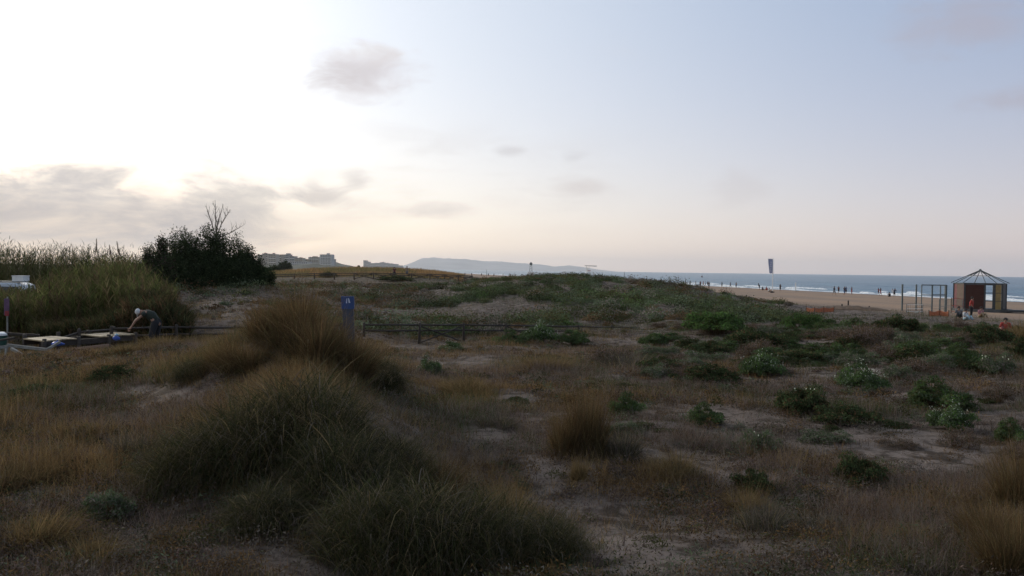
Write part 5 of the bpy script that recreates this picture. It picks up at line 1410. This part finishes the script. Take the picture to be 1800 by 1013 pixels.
def steel_frame():
    Y = 81; s = Y / F_PX
    c = at(1625, 555, Y); g = hz(c.x, Y); e = empty('steel_frame', (c.x, Y, g), 'open grey steel frame of an unfinished kiosk left of the roofed one', 'steel frame')
    X = lambda px: at(px, 520, Y).x - c.x
    zt = at(1625, 500.5, Y).z - g; zm = at(1625, 518, Y).z - g
    P_ = [(1586, 0, .11), (1610.5, 2.0, .10), (1620, -1.0, .06), (1638.5, -1.6, .09), (1653, .6, .07), (1662.5, -.6, .15)]
    tops = []
    for px, dy, r in P_:
        k = (Y + dy) / Y; x = X(px) * k + c.x * (k - 1)
        gz = hz(x + c.x, Y + dy) - .3 - g
        z_ = EYE + (zt + g - EYE) * k - g
        MB().bar((x, dy, gz), (x, dy, z_), r * 1.15).build('post', M_STEEL, e); tops.append(Vector((x, dy, z_)))
    def beam(a, b_, z, w):
        p, q = tops[a], tops[b_]; MB().bar((p.x, p.y, p.z - z), (q.x, q.y, q.z - z), w).build('crossbar', M_STEEL, e)
    for a, b_, z, w in ((2, 3, .03, .08), (3, 5, .03, .08), (2, 4, .05, .06), (4, 5, .06, .06), (2, 3, .95, .06), (3, 5, .95, .10), (0, 1, 1.85, .03), (1, 3, 1.85, .03), (0, 2, 1.0, .02), (2, 3, 2.0, .04), (3, 5, 2.25, .03), (0, 3, 2.15, .02)):
        beam(a, b_, z, w)
steel_frame()
def barrier(px0, px1, Y, zt, label, col):
    a, b_ = at(px0, 540, Y), at(px1, 540, Y + 1); g = hz(a.x, Y); e = empty('site_barrier', (a.x, a.y, g), label, 'barrier', 'site barriers around the kiosks')
    q = Vector((b_.x - a.x, b_.y - a.y, hz(b_.x, b_.y) - g)); n = 9
    for f in (0, 1): MB().bar(q * f + Vector((0, 0, -.05)), q * f + Vector((0, 0, zt)), .05).build('post', M_STEEL, e)
    for z in (.15, zt * .5, zt - .04): MB().bar(Vector((0, 0, z)), q + Vector((0, 0, z)), .035).build('rail', col, e)
    m = MB()
    for k in range(1, n): m.bar(q * (k / n) + Vector((0, 0, .15)), q * (k / n) + Vector((0, 0, zt - .04)), .018)
    m.build('bars', M_STEEL, e)
barrier(1651, 1672, 76, 1.35, 'grey site barrier under the right posts of the steel frame', M_PALE)
barrier(1672, 1692, 77, 1.40, 'red railed site barrier in front of the left kiosk wall', CL['red'])
barrier(1594, 1622, 78, .8, 'low white site barrier at the foot of the steel frame', M_WHITE)
def netting(pts, Y, h, label, cat='netting'):
    """orange plastic mesh hung on stakes"""
    P3 = [at(px, 545, Y + dy) for px, dy in pts]; g = hz(P3[0].x, P3[0].y); e = empty('safety_netting', (P3[0].x, P3[0].y, g), label, cat)
    om = CL['orange']; Q = [Vector((p.x - P3[0].x, p.y - P3[0].y, hz(p.x, p.y) - g)) for p in P3]; mb = MB()
    for a, c in zip(Q, Q[1:]):
        n = max(3, int((c - a).length / .12))
        for k in range(n):
            p = a.lerp(c, k / n); sg = .12 * math.sin(math.pi * k / n); mb.bar(p + Vector((0, 0, .03)), p + Vector((0, 0, h - sg)), .045, .02)
        for z in np.linspace(.05, 1, 7): mb.tube([a + Vector((0, 0, h * z)), a.lerp(c, .5) + Vector((0, 0, h * z - .1 * z)), c + Vector((0, 0, h * z))], .022, 4)
    mb.build('mesh', om, e)
    for a in Q: MB().tube([a + Vector((0, 0, -.1)), a + Vector((0, 0, h + .12))], .03, 6).build('stake', M_WOOD, e)
netting([(1417, 0), (1432, -1), (1448, 0), (1466, 1)], 76, .42, 'orange safety netting strung along the foot of the dunes')
netting([(1633, 0), (1652, 1), (1668, 0)], 71, .42, 'torn red orange netting lying before the steel frame')
def stake(px, py, H, label):
    g = ground(px, py, 70); o = MB().tube([(0, 0, -.2), (0, 0, H)], [.08, .07], 7).build('stake', M_WOOD); o.location = g; tag(o, label, 'stake')
stake(1491, 542, 0.75, 'short dark post on the sand mound below the right beach group'); stake(1480, 542, .4, 'thin stub left of the short dark post on the sand mound')
stake(1528, 543, .25, 'small stub right of the short dark post on the sand mound')
def mound():
    a = at(1430, 543, 84); b_ = at(1566, 549, 80); n, k = 60, 9; V = []; Fq = []
    for i in range(n + 1):
        f = i / n; c = a.lerp(b_, f); g = hz(c.x, c.y); hh = .42 * math.sin(math.pi * f) ** .6 * (.8 + .5 * float(fbm(i, 0, 6, 3)))
        for j in range(k + 1):
            u = j / k * 2 - 1; V.append((c.x, c.y + u * 1.5, g - .05 + hh * (1 - u * u)))
    for i in range(n):
        for j in range(k): q = i * (k + 1) + j; Fq.append((q, q + k + 1, q + k + 2, q + 1))
    o = MB().add(V, Fq).build('sand_mound', mat('dark_sand', (.13, .085, .055), .95, .4, 2.5, .6), None, True); tag(o, 'long low dark ridge of sand before the open beach', kind='structure')
mound()
timber('plank', at(1597, 556, 74), at(1615, 547.5, 77), .25, .05, M_PALE, 'white plank propped up at the foot of the steel frame', 'plank')
timber('plank', at(1603, 558, 73), at(1640, 562, 74), .2, .05, M_PALE, 'pale plank lying flat before the steel frame', 'plank')

# ------------------------------------------------------------------ far towns and mountains
def block(px0, px1, pt, Y, col, label, group, roof=None, floors=6, depth=18, pb=474, boxes=()):
    Y *= 1.6; depth *= 1.6
    x0, x1 = xy(px0, Y)[0], xy(px1, Y)[0]; zt = at((px0 + px1) / 2, pt, Y).z; z0 = 1.5; W = x1 - x0
    e = empty('apartment_block', ((x0 + x1) / 2, Y, z0), label, 'building', group); H = zt - z0
    MB().box((0, 0, H / 2), (W, depth, H)).build('wall', col, e)
    MB().box((0, 0, H + .25), (W + .8, depth + .8, .5)).build('roof', roof or col, e)
    fh = H / floors; nb = max(1, int(W / 9))
    for f in range(floors):
        MB().box((0, -depth / 2 - .6, f * fh + .1), (W * .86, 1.2, .9)).build('balcony', M_WHITE if f % 2 else col, e)
        for k in range(nb * 2 if Y < 3000 else 0):
            MB().box((-W * .40 + W * .8 * (k + .5) / (nb * 2), -depth / 2 - .03, f * fh + fh * .58), (W * .8 / (nb * 2) * .55, .1, fh * .42)).build('window', M_WIN, e)
    for bx, bw, bh in boxes: MB().box((bx * W, 0, H + .5 + bh / 2), (bw * W, depth * .4, bh)).build('stair_house', col, e)
M_WIN = mat('dark_windows', (.04, .05, .06), .2, .1, 1, 0)
C1 = mat('cream_render', (.36, .33, .27), .8, .1, .2, 0); C2 = mat('white_render', (.46, .47, .47), .8, .08, .2, 0); C3 = mat('ochre_render', (.32, .27, .20), .8, .1, .2, 0); C4 = mat('grey_render', (.28, .29, .29), .8, .1, .2, 0)
TR = mat('terracotta', (.17, .10, .07), .8, .2, .3, 0)
GA, GBk = 'apartment blocks of the nearer far town', 'buildings of the most distant town'
block(455, 464, 448.5, 1250, C3, 'ochre block leftmost in the nearer far town, touching the tamarisk', GA, TR, 6)
block(463, 474, 446.5, 1280, C1, 'cream block second from the left in the nearer far town', GA, TR, 7, boxes=((-.2, .3, 2),))
block(474, 488, 447.5, 1240, C1, 'wide cream block third from the left in the nearer far town', GA, C4, 7, boxes=((.0, .2, 3),))
block(488, 497, 449, 1300, C3, 'ochre block right of the wide cream one', GA, TR, 6, boxes=((.2, .3, 1.5),))
block(497, 511, 448, 1330, C4, 'grey stepped block in the middle of the nearer far town', GA, C4, 7, boxes=((.2, .45, 3),))
block(511, 520, 451, 1280, C4, 'grey block just right of the grey stepped one', GA, TR, 6)
block(520, 534, 454, 1260, C1, 'low cream block with a terracotta roof', GA, TR, 5, boxes=((.1, .3, 1.5),))
block(532, 543, 456, 1300, C3, 'lowest block beside the gap in the nearer far town', GA, TR, 4)
block(506, 546, 460.5, 1150, C2, 'long low white building in front of the nearer far town', GA, C2, 3, 14)
block(544, 563, 452.5, 1300, C1, 'cream block left of the white tower block', GA, C4, 6, boxes=((.0, .4, 2),))
block(564, 585, 448, 1230, C2, 'tallest white tower block in the nearer far town', GA, C2, 9, boxes=((.1, .2, 3),))
block(585, 588, 456, 1260, C4, 'narrow grey annex at the right of the white tower block', GA, C4, 5)
DIST = [(640, 645, 458, 'highest leftmost'), (645, 650, 460.5, 'second from the left'), (650, 660, 463, 'wide low third'), (660, 669, 462.5, 'wide middle'), (669, 676, 461.5, 'tallest middle'),
        (676, 684, 463, 'flat one right of the tallest middle'), (684, 691, 464, 'low slab with a mast'), (691, 699, 464.5, 'low second from the right'), (699, 707, 467, 'lowest rightmost')]
for a, c, t_, lb in DIST:
    block(a, c, t_, 3000, C4, lb + ' building of the most distant town under the mountain', GBk, C4, 5, 40, boxes=((.1, .2, 3),) if 'mast' in lb or 'tallest' in lb else ())
def ridge(name, Y, prof, depth, label, col, seed):
    """a range of hills: outline height times a rounded cross profile, with gullies"""
    px = np.linspace(prof[0][0], prof[-1][0], 220); tp = np.interp(px, [p[0] for p in prof], [p[1] for p in prof])
    X = (px - 900) / F_PX * Y; H = np.array([at(a, b_, Y).z for a, b_ in zip(px, tp)]); H = np.maximum(H, .5)
    H = H * (1 + (fbm(px, px * 0, 9, 4, seed) - .5) * .10)
    v = np.linspace(-1, 1, 34); XX, VV = np.meshgrid(X, v); HH = np.repeat(H[None], len(v), 0)
    prf = np.clip(1 - np.abs(VV) ** 1.3, 0, 1); gul = 1 - .30 * fbm(XX, VV * depth, depth * .22, 4, seed + 3) * (1 - prf) * 2
    ZZ = HH * prf * np.clip(gul, .2, 1) - 3 * (1 - prf)
    YY = Y + VV * depth + 0 * XX
    nt = len(X); i, j = np.meshgrid(np.arange(len(v) - 1), np.arange(nt - 1), indexing='ij'); k = (i * nt + j).ravel()
    tag(np_mesh(name, np.stack([XX.ravel(), YY.ravel(), ZZ.ravel()], 1), np.stack([k, k + 1, k + nt + 1, k + nt], 1), col, smooth=True), label, kind='structure')
MR = mat('mountain_rock', (.31, .30, .29), .95, .3, .002, 0)
ridge('mountains', 16000, [(688, 475), (706, 470), (722, 463), (742, 454), (760, 452.5), (790, 454.5), (820, 455.5), (850, 459), (880, 459.5), (920, 463), (950, 465), (975, 469), (1000, 466.5), (1020, 469), (1045, 473), (1075, 477.5)], 2300, 'flat topped mountain and its long spur fading into haze over the sea', MR, 1)
ridge('hills', 3000, [(440, 466), (500, 464), (560, 461), (590, 461), (605, 465), (625, 469), (645, 471.5)], 160, 'low grey green hill behind the nearer far town', mat('hill_scrub', (.07, .08, .05), .95, .3, .01, 0), 4)
ridge('hills', 1500, [(380, 474), (470, 466), (520, 466), (548, 463), (570, 466), (640, 470), (720, 474)], 120, 'dark green wooded rise in front of the nearer far town', mat('wooded_rise', (.04, .05, .028), .95, .4, .05, 0), 6)

# ------------------------------------------------------------------ haze
def haze():
    m = bpy.data.materials.new('sea_air'); m.use_nodes = True; t = NT(m.node_tree); t.n.clear()
    v = t.new('ShaderNodeVolumePrincipled'); v.inputs['Density'].default_value = HAZE; v.inputs['Color'].default_value = (.93, .94, .96, 1); v.inputs['Anisotropy'].default_value = 0.3
    o = t.new('ShaderNodeOutputMaterial'); t.l.new(v.outputs[0], o.inputs['Volume'])
    b_ = MB().box((0, 0, 145), (44000, 44000, 306)); ob = b_.build('haze', m); tag(ob, 'thin sea haze', kind='stuff')
HAZE = 0.00006
haze()
